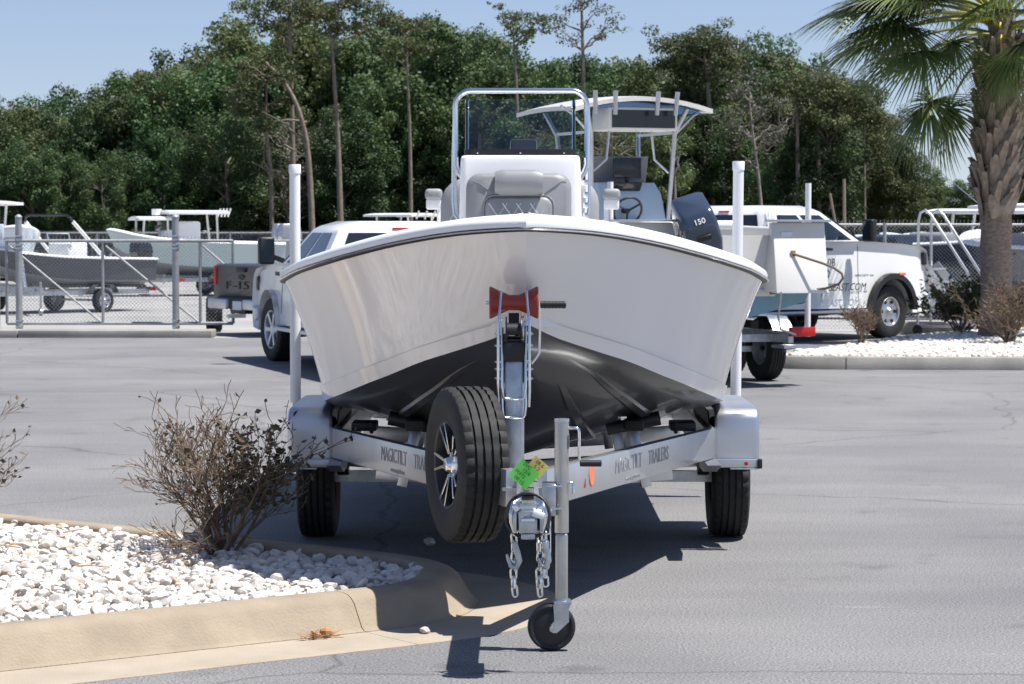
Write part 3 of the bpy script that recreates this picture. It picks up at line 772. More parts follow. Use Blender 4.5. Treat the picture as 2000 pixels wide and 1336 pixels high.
for y, z in ((2.55, .50), (3.9, .44), (5.6, .44), (6.65, .5)):
    w = .06 + .325 * (y - .5) if y < 3.3 else .965
    MB().bar((-w, y, z), (0, y, z - .06), .06, .09).bar((0, y, z - .06), (w, y, z), .06, .09).build('cross_member', 'alum', tr, bevel=.004)
# bunk uprights, pads and bunks
for sg in (1, -1):
    for y in (2.55, 4.6, 6.3):
        m = MB(); m.bar((sg * .60, y - .03, .42), (sg * .53, y, .70), .10, .05, up=(1, 0, 0)); m.bar((sg * .50, y + .12, .42), (sg * .46, y + .12, .68), .06, .05, up=(1, 0, 0)); m.build('bunk_upright', 'alum', tr, bevel=.004)
    m = MB(); m.bar((sg * .525, 2.2, .745), (sg * .525, 6.75, .645), .09, .05); m.build('bunk', 'dark_rubber', tr, bevel=.01)
    MB().tube([(sg * .40, 2.44, .715), (sg * .66, 2.44, .765)], .035, 12).build('bunk_end_roller', 'black_plastic', tr, smooth=50)
    MB().box((sg * .82, 3.2, .67), (.13, .2, .045)).box((sg * .78, 3.1, .665), (.02, .03, .06)).build('step_bracket', 'black_plastic', tr, bevel=.008)
    # hanger bracket below the rail
    MB().prism([(2.9, .49), (3.5, .49), (3.5, .43), (3.2, .43)], sg * .93, sg * 1.0, 'x').build('axle_hanger', 'galv', tr)
    # guide posts
    gp = part('guide_post', tr, (sg * 1.375 - .04, 6.0, 0), (0, R(.5 if sg > 0 else 0), 0))
    MB().tube([(0, 0, .60), (0, 0, 2.06)], .0335, 20).build('pipe', 'pvc', gp, smooth=50)
    MB().lathe([(.0, .0), (.0, .036), (-.004, .038), (-.055, .038), (-.055, .033)], 24, (0, 0, 2.085 + (.02 if sg > 0 else 0)), 'z').build('cap', 'pvc', gp, smooth=50)
    MB().tube([(0, 0, .7), (0, 0, .56), (-sg * .06, 0, .52), (-sg * .42, 0, .52)], .02, 10).build('bracket', 'galv', gp, smooth=50)
    # fender
    fd = part('fender', tr)
    prof = [(3.395, .445), (3.397, .60), (3.40, .685), (3.412, .715), (3.44, .737), (3.5, .746), (3.72, .748), (4.38, .748), (4.5, .742), (4.59, .715), (4.65, .65), (4.67, .47)]
    # crowned across the width: rows across x
    m = MB(); rows = []
    for o, dz, dy in ((1.004, -.012, .006), (1.010, -.004, .003), (1.022, 0, 0), (1.12, .002, -.002), (1.212, 0, 0), (1.228, -.004, .003), (1.236, -.012, .008), (1.24, -.03, .02)):
        rows.append([(sg * o, y + (dy if i < 5 else (0 if i < 8 else -dy)), z + (dz if 2 < i < 9 else (dz * (i / 3) if i <= 2 else dz * .5))) for i, (y, z) in enumerate(prof)])
    m.grid(rows, flip=(sg < 0)); m.build('fender_skin', 'alum_polished', fd, smooth=30)
    # skirt
    sk = [(3.43, .47), (3.44, .62), (3.5, .69), (3.6, .715), (4.48, .715), (4.57, .69), (4.63, .62), (4.64, .48)] + [(4.0 + .40 * math.cos(R(q_)), .33 + .40 * math.sin(R(q_))) for q_ in range(22, 159, 8)][::1]
    MB().prism(sk, sg * 1.234, sg * 1.239, 'x').build('fender_skirt', 'alum_polished', fd)
    # inner dark liner plate
    MB().prism([(3.44, .44), (3.44, .66), (3.52, .72), (4.5, .72), (4.62, .62), (4.64, .5)], sg * .975, sg * .983, 'x').build('inner_panel', 'black_plastic', fd)
    # front brace with side marker
    MB().box((sg * 1.095, 3.36, .459), (.27, .03, .042)).box((sg * 1.155, 3.36, .432), (.15, .05, .008)).build('brace', 'alum_polished', fd, bevel=.003)
    MB().box((sg * 1.236, 3.35, .458), (.024, .045, .05)).build('end_cap', 'black_plastic', fd, bevel=.006)
    MB().lathe([(-.008, 0), (-.006, .009), (0, .011)], 14, (sg * 1.165, 3.345, .459), 'y').build('marker_light', 'red_lens', fd)
    for y in (4.0,): wheel(tr, (sg * 1.12, y, .33), 0 if sg < 0 else math.pi, 'alloy', .33, .208, .19)
for y in (4.0,):
    MB().bar((-1.05, y, .33), (1.05, y, .33), .06, .06).build('axle', 'galv', tr)
    for sg in (1, -1): MB().bar((sg * .985, y - .25, .43), (sg * .985, y, .36), .05, .06).lathe([(-.03, 0), (-.03, .07), (.03, .07), (.03, 0)], 16, (sg * .97, y - .24, .43)).build('torsion_arm', 'black_plastic', tr)
# spare wheel on its carrier
wheel(tr, (-.252, .86, .685), R(17), 'alloy', .332, .215, .19, 'spare_wheel')
MB().bar((-.13, .9, .685), (.0, .92, .62), .05, .05).lathe([(-.03, 0), (-.03, .09), (.0, .09), (.0, 0)], 18, (-.12, .9, .685)).build('spare_carrier', 'galv', tr)
# winch stand
wn = part('winch_stand', tr, (-.052, .9, 0))
MB().bar((0, .0, .60), (0, .03, 1.13), .088, .088, up=(0, 1, 0)).build('post', 'galv', wn, bevel=.012, seg=3)
MB().lathe([(-.05, 0), (-.05, .05), (-.03, .058), (.0, .04)], 20, (0, .0, .76), 'y').build('post_dome', 'galv', wn) if False else None
MB().box((0, .01, 1.165), (.098, .09, .09)).build('winch_body', 'black_plastic', wn, bevel=.012)
MB().lathe([(-.036, .0), (-.036, .062), (-.03, .064), (-.028, .035), (.028, .035), (.03, .064), (.036, .062), (.036, 0)], 24, (0, -.0, 1.25)).build('winch_drum', 'black_plastic', wn, smooth=40)
MB().lathe([(.036, .0), (.036, .06), (.044, .062), (.046, .0)], 24, (0, 0, 1.255)).build('drum_gear', 'galv_bolt', wn, smooth=30)
MB().bar((0, -.035, 1.23), (.0, .05, 1.325), .045, .004).build('winch_strap', 'black_plastic', wn)
for sg in (-1, 1):
    MB().prism([(-.04, 1.03), (.05, 1.03), (.05, 1.22), (.02, 1.30), (-.03, 1.30), (-.045, 1.2)], sg * .05, sg * .055, 'x').build('side_plate', 'galv_bolt', wn, bevel=.001, seg=1)
    MB().tube([(sg * .055, .02, 1.42), (sg * .058, -.02, 1.36), (sg * .066, -.045, 1.28), (sg * .067, -.05, 1.0), (sg * .064, -.05, .93)], .006, 8).build('roller_arm', 'chrome', wn, smooth=50)
    for z in (1.24, 1.19, 1.12, 1.09, 1.05): MB().cyl((sg * .05, -.03, z), (sg * .075, -.03, z), .0085, n=6).cyl((sg * .05, -.03, z), (sg * .082, -.03, z), .0045, n=8).build('bolt', 'galv_bolt', wn)
for z, d in ((.965, .058), (.885, .06)):
    MB().tube([(-.05, .0, z + .3), (-.05, -d, z + .05), (-.046, -d, z + .01), (-.036, -d, z), (.036, -d, z), (.046, -d, z + .01), (.05, -d, z + .05), (.05, 0, z + .3)], .006, 8).build('u_bolt', 'chrome', wn, smooth=50)
MB().lathe([(-.105, 0), (-.105, .066), (-.1, .07), (-.05, .046), (-.02, .033), (.02, .033), (.05, .046), (.1, .07), (.105, .066), (.105, 0)], 28, (0, .075, 1.37)).build('bow_roller', 'red_rubber', wn, smooth=40)
MB().cyl((-.12, .075, 1.37), (.12, .075, 1.37), .008, n=10).build('roller_pin', 'chrome', wn)
hd = part('crank', wn)
MB().tube([(.075, -.06, 1.115), (.095, -.062, 1.14), (.108, -.064, 1.16), (.11, -.066, 1.24), (.11, -.068, 1.38)], .0055, 8).build('crank_arm', 'chrome', hd, smooth=50)
MB().lathe([(0, .009), (.005, .0155)] + [(.012 + .0078 * i, .0165 if i % 2 else .0145) for i in range(12)] + [(.107, .015), (.11, .006)], 16, (.112, -.068, 1.365)).build('crank_grip', 'black_plastic', hd, smooth=50)
# tongue jack
jk = part('tongue_jack', tr, (.138, .18, 0))
MB().tube([(0, 0, .475), (0, 0, .925)], .0285, 24).build('outer_tube', 'zinc_yellow', jk, smooth=40)
MB().lathe([(0, 0), (0, .03), (-.012, .0305), (-.014, .028)], 24, (0, 0, .93), 'z').build('top_cap', 'galv', jk)
MB().bar((0, 0, .2), (0, 0, .475), .05, .05).build('inner_tube', 'zinc_yellow', jk, bevel=.012, seg=3)
cr = part('jack_crank', jk)
MB().tube([(.028, 0, .893), (.06, -.005, .893), (.068, -.006, .887), (.07, -.006, .875), (.07, -.006, .775), (.072, -.006, .765)], .006, 8).build('crank_arm', 'chrome', cr, smooth=50)
MB().lathe([(0, .006), (.002, .013), (.085, .0135), (.088, .006)], 14, (.072, -.006, .752)).build('crank_grip', 'black_plastic', cr, smooth=50)
MB().tube([(.022, -.01, .675), (.04, -.012, .675), (.047, -.012, .668), (.047, -.012, .63)], .006, 8).build('swivel_pin', 'chrome', jk, smooth=50)
MB().box((-.05, 0, .61), (.055, .09, .13)).build('mount_plate', 'galv', jk, bevel=.004)
for z in (.665, .575): MB().tube([(0, -.03, z), (-.03, -.046, z), (-.06, -.046, z)], .005, 8).build('clamp_bolt', 'chrome', jk)
MB().tube([(-.04, -.05, .575), (-.045, -.052, .56), (-.045, -.052, .46), (-.045, -.052, .36)], .0018, 6).build('pull_cord', 'pvc', jk)
MB().box((.0288, -.012, .84), (.0012, .016, .06)).build('warning_sticker', 'lettering_white', jk); MB().box((.0292, -.012, .842), (.0012, .014, .016)).build('warning_stripe', 'red_rubber', jk)
ft = part('jack_foot', jk)
MB().box((.004, 0, .195), (.07, .075, .016)).lathe([(-.02, 0), (-.02, .03), (.02, .03), (.02, 0)], 16, (.004, 0, .19), 'z').build('swivel_plate', 'galv', ft, bevel=.004)
for sg in (-1, 1):
    MB().prism([(-.034, .192), (.028, .192), (.03, .12), (-.018, .075), (-.035, .075), (-.05, .085), (-.05, .1), (-.03, .125)], sg * .036, sg * .032, 'y').build('fork_plate', 'galv', ft, bevel=.0015, seg=1)
cw = MB(); cw.lathe([(-.026, .0), (-.026, .05), (-.018, .07), (-.026, .084), (-.018, .094), (0, .0965), (.018, .094), (.026, .084), (.018, .07), (.026, .05), (.026, 0)], 40, (-.06 + .032 - .012, 0, .0965), 'y'); cw.build('caster_wheel', 'black_plastic', ft, smooth=30)
MB().lathe([(-.046, 0), (-.045, .008), (-.036, .011), (.04, .011)], 12, (-.04, 0, .0965), 'y').build('axle_bolt', 'galv_bolt', ft)
# coupler
cp = part('coupler', tr, (-.0, -.36, 0))
MB().loft([[(x * sx, y, .60 + z * sz) for x, z in ((-1, -.5), (1, -.5), (1, .3), (.6, .5), (-.6, .5), (-1, .3))] for y, sx, sz in ((-.12, .035, .09), (-.09, .05, .1), (.0, .056, .11), (.1, .052, .12), (.2, .05, .12))]).build('coupler_body', 'galv', cp, bevel=.005)
MB().lathe([(.03, 0), (.028, .02), (.015, .038), (-.005, .044), (-.04, .043), (-.05, .036)], 20, (0, -.085, .60), 'z').build('ball_socket', 'galv_bolt', cp, smooth=50)
MB().box((0, -.128, .578), (.07, .02, .055)).build('front_lip', 'galv', cp, bevel=.006); MB().box((0, -.135, .603), (.052, .02, .012)).build('lip_edge', 'chrome', cp, bevel=.003); MB().box((0, -.126, .54), (.052, .03, .022)).build('lip_foot', 'galv', cp, bevel=.005)
MB().prism([(-.1, .66), (-.03, .665), (.06, .70), (.12, .70), (.12, .685), (-.02, .645), (-.1, .64)], -.024, .024, 'x').build('latch_lever', 'chrome', cp, bevel=.003)
MB().box((0, -.105, .648), (.062, .03, .02)).build('latch_bar', 'galv_bolt', cp, bevel=.004); MB().box((0, -.118, .627), (.05, .016, .012)).build('latch_plate', 'zinc_yellow', cp, bevel=.002)
MB().box((.038, -.13, .622), (.045, .03, .024), rotm(0, .35, 0)).build('latch_hook', 'lettering_white', cp, bevel=.004)
for sg in (-1, 1):
    MB().box((sg * .046, -.1, .645), (.022, .04, .03), rotm(0, sg * .5, 0)).build('shoulder', 'chrome', cp, bevel=.006); MB().box((sg * .05, -.115, .59), (.014, .03, .07)).build('side_clamp', 'galv', cp, bevel=.004)
for sg in (-1, 1):
    MB().tube([(sg * .03, -.05, .67), (sg * .055, -.08, .66), (sg * .062, -.1, .63), (sg * .062, -.1, .59), (sg * .05, -.08, .55)], .008, 8).build('latch_bow', 'chrome', cp, smooth=50)
    MB().cyl((sg * .05, -.03, .605), (sg * .072, -.03, .605), .011, n=6).build('bolt', 'galv_bolt', cp)
MB().tube([(0.0 + .082 * math.cos(a), -.02 + .03 * math.sin(a), .605 + .082 * math.sin(a)) for a in np.linspace(0, 6.283, 33)[:-1]], .0065, 8, closed=True).build('wiring_loop', 'black_plastic', cp, smooth=60)

# safety chains: interlocked oval links
lk = MB(); w_, h_, rr0 = .0115, .0225, .0042
lp = [(w_ * math.cos(a), 0, (h_ - w_) * (1 if math.sin(a) >= 0 else -1) + w_ * math.sin(a)) for a in [2 * math.pi * i / 16 for i in range(16)]]
lk.tube(lp, rr0, 6, closed=True); LINK = lk.mesh('link', 'chrome', smooth=60)
def chain(x, y, z0, z1, dx=0, ph=0):
    c = part('safety_chain', tr); z = z0; i = 0; step = .0335
    while z > z1:
        f = (z0 - z) / (z0 - z1); link('link', LINK, c, (x + dx * f + .003 * math.sin(i * 1.7), y + .002 * math.cos(i * 2.3), z), (0, .12 * math.sin(i * 2.1), R(90 * (i % 2) + ph + 14 * math.sin(i)))); z -= step; i += 1
    return c
c1 = chain(-.052, -.33, .58, .285, .0, 20)
hk = MB().tube([(-.052 + .0, -.345, .50), (-.04, -.347, .46), (-.033, -.347, .43), (-.045, -.347, .405), (-.063, -.347, .41), (-.073, -.347, .435), (-.08, -.347, .455)], [.012, .012, .0125, .013, .011, .008, .004], 8).build('chain_hook', 'galv', c1, smooth=50)
c2 = chain(.048, -.33, .58, .29, -.005, 30); chain(.07, -.325, .585, .33, -.002, 70)
MB().tube([(.06, -.345, .5), (.075, -.347, .46), (.078, -.347, .43), (.065, -.347, .405), (.05, -.347, .415), (.045, -.347, .44)], [.011, .012, .0125, .013, .01, .005], 8).build('chain_hook', 'galv', c2, smooth=50)
# tags hanging on the coupler
t1 = thing('paper_tag', 'bright green square tag with handwriting hanging on the trailer coupler', 'tag', (.06, 9.66, .715))
for nm_, m_, c_, rt, sz, lines in (('sheet', 'tag_green', (-.012, -.03, .048), 42, .088, 5),):
    q = MB(); q.grid([[(u * sz - sz / 2, .004 * math.sin(u * 3 + v * 2), v * sz * .92 - sz / 2) for u in (0, .25, .5, .75, 1)] for v in (0, .25, .5, .75, 1)]); s1 = q.build('sheet', m_, t1); s1.location = c_; s1.rotation_euler = (0, R(rt), 0)
    for i, s_ in enumerate(('SVC', '12/4', 'M472', '08:15')): text('handwriting', s_, .02, 'ink', s1, frame_mx((-.012 + .012 * (i % 2), -.0045, .028 - .02 * i), (1, 0, .0), (0, 0, 1)), ext=.0006)
t2 = thing('paper_tag', 'yellow ochre square tag with handwriting behind the green tag', 'tag', (.06, 9.68, .715))
q = MB(); q.grid([[(u * .066 - .033, .003 * math.sin(u * 3), v * .066 - .033) for u in (0, .5, 1)] for v in (0, .5, 1)]); s2 = q.build('sheet', 'tag_yellow', t2); s2.location = (.034, -.025, .068); s2.rotation_euler = (0, R(40), 0)
for i, s_ in enumerate(('08 6', '5 2', '40')): text('handwriting', s_, .02, 'ink', s2, frame_mx((0, -.0035, .018 - .019 * i), (1, 0, 0), (0, 0, 1)), ext=.0006)
MB().tube([(0, 0, 0), (.005, -.02, .03), (.01, -.028, .07)], .0012, 5).build('string', 'pvc', t1); MB().tube([(0, 0, 0), (.01, -.015, .03), (.03, -.022, .08)], .0012, 5).build('string', 'pvc', t2)

# ---------------------------------------------------------------- pickups (local x forward, y left, origin under the front axle)
def pickup(root, paint, wb=3.7, W=2.0, Rt=.4, kind='truck', rr=.23, steer=0, tailz=1.36, hz=1.2, flare=False, rear=True, text_tail=None, roofz=1.93, cabr=-2.95):
    hw = W / 2; rb = -wb - 1.25; ar = Rt + .09
    ft = [(ar * math.cos(R(a)), Rt + .02 + ar * math.sin(R(a))) for a in range(-5, 186, 12)]
    rt_ = [(-wb + p[0], p[1]) for p in ft]
    body = [(.92, .40), (.98, .52), (1.0, .75), (.98, 1.0), (.93, hz - .07), (.8, hz - .01), (.3, hz + .035), (-.45, hz + .07), (-.78, hz + .085), (cabr, hz + .10)]
    body += [(cabr - .02, tailz - .02), (cabr - .06, tailz), (rb + .04, tailz + .01), (rb, tailz - .02), (rb - .01, .72), (rb + .06, .60)] + rt_[::-1] + [(-wb + ar + .12, .50), (-ar - .12, .48)] + ft[::-1]
    # layered prism so that the flanks bulge
    m = MB(); n = len(body); rings = []
    cxm = sum(p[0] for p in body) / n
    for y, sh in ((-hw * .93, .035), (-hw * .975, .012), (-hw, 0), (hw, 0), (hw * .975, .012), (hw * .93, .035)):
        ring = []
        for x, z in body:
            top = z > .95; yy = y * (1 - .05 * max(0, z - .95) / .4) * (1 - .035 * max(0, x - .35) / .6)
            ring.append((x - (sh * .8 if x > .7 else 0) + (sh * .5 if x < rb + .1 else 0), yy, z - (sh * .8 if top else 0)))
        rings.append(ring)
    m.loft(rings); m.build('body', paint, root, smooth=32)
    MB().box((-wb / 2, 0, .55), (wb + .5, W * .72, .34)).box((0, 0, .75), (1.15, W * .62, .5)).box((-wb, 0, .8), (1.2, W * .62, .5)).build('chassis', 'black_plastic', root)
    # cab
    def cab(fx, fz, s):  # fx 0 front .. 1 rear, fz 0 belt .. 1 roof
        x = (-.72 + (-1.42 + .72) * fz) * (1 - fx) + (cabr + .06 + .16 * fz) * fx
        y = s * (hw * .955 - (.235) * fz); return Vector((x, y, hz + .08 + (roofz - .08 - hz - .08) * fz))
    rings = []
    for fz in (0, .3, .6, .85, .97):
        r = []
        for s in (1, -1):
            q = [cab(f, fz, s) for f in (.0, .03, .5, .97, 1.0)]
            q[0].y *= .9; q[-1].y *= .93
            r += [tuple(p) for p in (q if s > 0 else q[::-1])]
        rings.append(r)
    top = []
    for k, (x, y, z) in enumerate(rings[-1]): top.append((x * .93 + (-2.05) * .07, y * .88, roofz - .05))
    rings.append(top); rings.append([((x + 2.05) * .8 - 2.05, y * .75, roofz) for x, y, z in top])
    MB().loft(rings).build('cab', paint, root, smooth=40)
    def pane(name, pts, mt='auto_glass', off=.006):
        c = sum(pts, Vector()) / len(pts); nrm = (pts[1] - pts[0]).cross(pts[2] - pts[1]).normalized()
        if nrm.dot(c - Vector((-1.9, 0, hz))) < 0: nrm = -nrm
        MB().add([p + nrm * off for p in pts] + [p - nrm * .03 for p in pts], [tuple(range(len(pts))), tuple(range(2 * len(pts) - 1, len(pts) - 1, -1))] + [(i, (i + 1) % len(pts), len(pts) + (i + 1) % len(pts), len(pts) + i) for i in range(len(pts))]).build(name, mt, root)
    for s in (1, -1):
        pane('side_window', [cab(.10, .04, s), cab(.44, .04, s), cab(.44, .86, s), cab(.12, .86, s)])
        pane('side_window', [cab(.49, .04, s), cab(.86, .04, s), cab(.84, .5, s), cab(.80, .86, s), cab(.49, .86, s)])
        for f in (.455, .90):
            a = cab(f, -.0, s); MB().bar((a.x, s * (hw + .0015), .56), (a.x, s * (hw * .975), hz + .02), .007, .006, up=(1, 0, 0)).build('door_seam', 'black_plastic', root)
        a = cab(.06, 0, s); MB().bar((a.x, s * (hw + .0015), .62), (a.x, s * (hw * .975), hz + .02), .007, .006, up=(1, 0, 0)).build('door_seam', 'black_plastic', root)
        for f in (.39, .83):
            a = cab(f, 0, s); MB().box((a.x, s * (hw * .985 + .012), hz - .04), (.2, .03, .045)).build('door_handle', paint if paint != 'paint_white' else 'black_plastic', root, bevel=.01)
        mr = part('mirror', root, (-.82, s * (hw + .02), hz + .16))
        MB().box((0, s * .16, .08), (.13, .2, .34)).build('mirror_head', 'black_plastic', mr, bevel=.035, seg=3)
        MB().box((-.068, s * .16, .08), (.006, .16, .28)).build('mirror_glass', 'auto_glass', mr)
        MB().bar((0, -.06, -.05), (0, s * .12, .02), .05, .06).build('mirror_arm', 'black_plastic', mr)
        if flare:
            for cxw in (0, -wb):
                q = MB(); o_ = [(cxw + (ar + .07) * math.cos(R(a)), Rt + .02 + (ar + .07) * math.sin(R(a))) for a in range(0, 181, 10)]; i_ = [(cxw + (ar - .015) * math.cos(R(a)), Rt + .02 + (ar - .015) * math.sin(R(a))) for a in range(0, 181, 10)]
                q.prism(o_ + i_[::-1], s * (hw - .06), s * (hw + .035)); q.build('wheel_flare', 'black_plastic', root, smooth=30)
        MB().box((-wb / 2, s * (hw - .02), .44), (wb - 1.3, .12, .05)).build('running_board', 'alum' if paint == 'paint_white' else 'black_plastic', root, bevel=.015)
        MB().box((.93, s * hw * .74, hz - .2), (.12, .36, .2)).build('headlight', 'screen', root, bevel=.03)
        MB().box((rb + .02, s * (hw - .07), 1.08), (.09, .09, .36)).build('tail_light', 'red_lens', root, bevel=.02)
        wheel(root, (0, s * (hw - .17), Rt), R(-90) + steer if s > 0 else R(90) + steer, kind, Rt, .27, rr)
        wheel(root, (-wb, s * (hw - .17), Rt), R(-90) if s > 0 else R(90), kind, Rt, .27, rr)
    pane('windscreen', [cab(0, .06, 1) * 1, cab(0, .06, -1), cab(0, .88, -1), cab(0, .88, 1)], off=.01)
    rw = [cab(1, .12, .84), cab(1, .12, -.84), cab(1, .86, -.84), cab(1, .86, .84)]; pane('rear_window', rw, off=.012)
    c = cab(1, .98, 0); MB().box((c.x + .0, 0, c.z + .0), (.03, .2, .025)).build('brake_light', 'red_lens', root)
    MB().box((.96, 0, .58), (.16, W * .96, .2)).build('front_bumper', 'alum' if paint == 'paint_white' else 'black_plastic', root, bevel=.04, seg=3)
    MB().box((.985, 0, hz - .22), (.06, W * .55, .3)).build('grille', 'black_plastic', root, bevel=.02)
    # rear bumper with plate recess
    MB().box((rb - .07, hw * .62, .57), (.16, hw * .66, .19)).build('rear_bumper', 'alum', root, bevel=.03); MB().box((rb - .07, -hw * .62, .57), (.16, hw * .66, .19)).build('rear_bumper', 'alum', root, bevel=.03)
    MB().prism([(-.36, .67), (.36, .67), (.24, .40), (-.24, .40)], rb - .08, rb + .1, 'x').build('plate_recess', 'black_plastic', root, bevel=.01)
    MB().box((rb - .085, 0, .545), (.01, .31, .155)).build('license_plate', 'plate', root)
    MB().box((rb - .1, 0, .36), (.3, .07, .07)).build('tow_hitch', 'galv', root)
    MB().box((rb - .02, 0, tailz - .09), (.03, .30, .09)).build('tailgate_handle', 'black_plastic', root, bevel=.01)
    MB().box((rb - .006, 0, .675), (.03, W * .84, .03)).build('tailgate_gap', 'black_plastic', root)
    return rb
def heading(dx, dy): return math.atan2(dy, dx)

# white pickup seen from behind, left of the boat
fa = heading(-.31, .95)
t = thing('pickup_truck', 'white crew cab pickup with alloy wheels parked beyond the white bay boat', 'pickup', (-2.16, 32.8, 0), fa)
rb = pickup(t, 'paint_white', W=2.02, Rt=.40, kind='truck', rr=.245, steer=R(6), hz=1.17, roofz=1.77)
MB().box((-.62, 1.005, 1.12), (.2, .012, .05)).build('badge', 'lettering_black', t)
# grey F-150 behind the gate
ga = heading(.84, .54)
hd_ = Vector((.84, .54)).normalized(); rbk = -3.7 - 1.25
ax = Vector((-4.27, 40.05)) - hd_ * (rbk - .05)
t = thing('pickup_truck', 'grey pickup with black tailgate lettering standing beside the chain-link gate', 'pickup', (ax.x, ax.y, 0), ga)
t.scale = (1, 1, .87); rb = pickup(t, 'paint_grey', W=1.96, Rt=.39, hz=1.2, roofz=1.86, tailz=1.28)
for ch_, oy in (('F', .46), ('-', .235), ('1', .06), ('5', -.16), ('0', -.46)): text('lettering', ch_, .2, 'lettering_black', t, frame_mx((rb - .0145, oy, .90), (0, -1, 0), (0, 0, 1)), ext=.004, sx=2.2)
MB().lathe([(-.012, 0), (-.012, .06), (0, .07)], 24).build('oval_badge', 'lettering_black', t).matrix_local = Matrix.Translation((rb - .006, 0, 1.06)) @ Matrix.Diagonal((1, 1.7, .75, 1))
# white heavy pickup at the right
gh = Vector((.72, .69)).normalized(); left = Vector((-gh.y, gh.x)); fw = Vector((5.72, 39.25)); ax = fw + left * .87
t = thing('pickup_truck', 'white heavy duty pickup with black wheel flares by the gravel island', 'pickup', (ax.x, ax.y, 0), heading(gh.x, gh.y))
rb = pickup(t, 'paint_white', wb=4.0, W=2.06, Rt=.41, kind='steel', rr=.225, hz=1.41, flare=True, roofz=2.02, tailz=1.5)
side = frame_mx
text('lettering', 'BOATSEAST.COM', .16, 'lettering_black', t, frame_mx((-1.35, -1.036, .80), (1, 0, 0), (0, 0, 1)), ext=.002, shear=.3, sx=1.05)
MB().box((.18, -1.06, .985), (.16, .03, .045)).build('side_marker', 'orange', t, bevel=.01)
text('lettering', 'HEAVY DUTY  4x4', .055, 'lettering_black', t, frame_mx((-.72, -1.035, .97), (1, 0, 0), (0, 0, 1)), ext=.002)
text('lettering', '3260B', .17, 'lettering_black', t, frame_mx((-1.62, -1.033, 1.17), (1, 0, 0), (0, 0, 1)), ext=.002)
text('lettering', '70', .17, 'lettering_black', t, frame_mx((-1.62, -1.035, 1.0), (1, 0, 0), (0, 0, 1)), ext=.002)
# dark sport utility further off behind the right fence
t = thing('pickup_truck', 'black pickup parked among the boats behind the right fence', 'pickup', (10.2, 58.0, gz(58)), heading(.6, -.8)); pickup(t, 'paint_black', hz=1.2)
# worn tyre standing by the gate
t = thing('loose_tyre', 'worn black truck tyre standing by the gate post near the grey pickup', 'tyre', (-4.86, 41.75, 0), R(8))
wheel(t, (0, 0, .29), 0, 'steel', .29, .26, .19)

# ---------------------------------------------------------------- other boats on trailers (bow towards local -y)
def simple_trailer(root, L, yaw_tongue=True, zr=.5, hw=1.0, axles=(4.0,), Rt=.33, kind='steel', posts=True, mt='galv', lamp=True, post_h=1.7):
    for s in (1, -1):
        MB().bar((s * .05, -.9, zr), (s * hw * .9, 1.6, zr), .06, .12).build('frame_rail', mt, root); MB().bar((s * hw * .9, 1.55, zr), (s * hw * .9, L, zr), .06, .12).build('frame_rail', mt, root)
        f0 = min(axles) - .45; f1 = max(axles) + .45; n = 10
        pr = [(f0, zr - .02), (f0 + .06, .62), (f0 + .18, .72), (f1 - .18, .72), (f1 - .06, .62), (f1, zr - .02)]
        MB().grid([[(s * o, y, z) for y, z in pr] for o in (hw + .02, hw + .26)]).build('fender', mt, root)
        for a in axles: wheel(root, (s * (hw + .14), a, Rt), 0 if s < 0 else math.pi, kind, Rt, .2, .19)
        if posts:
            MB().tube([(s * (hw + .18), L - .15, zr), (s * (hw + .18), L - .15, zr + post_h)], .032, 12).build('guide_post', 'pvc', root, smooth=50)
        if lamp:
            MB().box((s * (hw + .02), L + .03, zr + .06), (.3, .06, .1)).build('tail_light', 'red_lens', root, bevel=.01); MB().box((s * (hw - .02), L - .05, zr - .1), (.42, .3, .03)).build('step_plate', 'alum_polished', root)
    for y in (1.6, L - .4): MB().bar((-hw * .9, y, zr - .02), (hw * .9, y, zr - .02), .06, .08).build('cross_member', mt, root)
    for a in axles: MB().bar((-hw, a, Rt), (hw, a, Rt), .06, .06).build('axle', mt, root)
    MB().bar((0, -1.2, zr), (0, .2, zr), .08, .1).build('tongue', mt, root)
    MB().bar((0, -.15, zr), (0, .12, zr + .85), .08, .08).build('winch_post', mt, root)
    MB().tube([(.1, -.9, .1), (.1, -.9, .85)], .03, 10).lathe([(-.03, 0), (-.03, .09), (.03, .09), (.03, 0)], 16, (.1, -.9, .09)).build('tongue_jack', mt, root)
    for s in (1, -1): MB().bar((s * .5, 1.8, zr + .2), (s * .5, L - .1, zr + .14), .09, .08).build('bunk', 'dark_rubber', root)
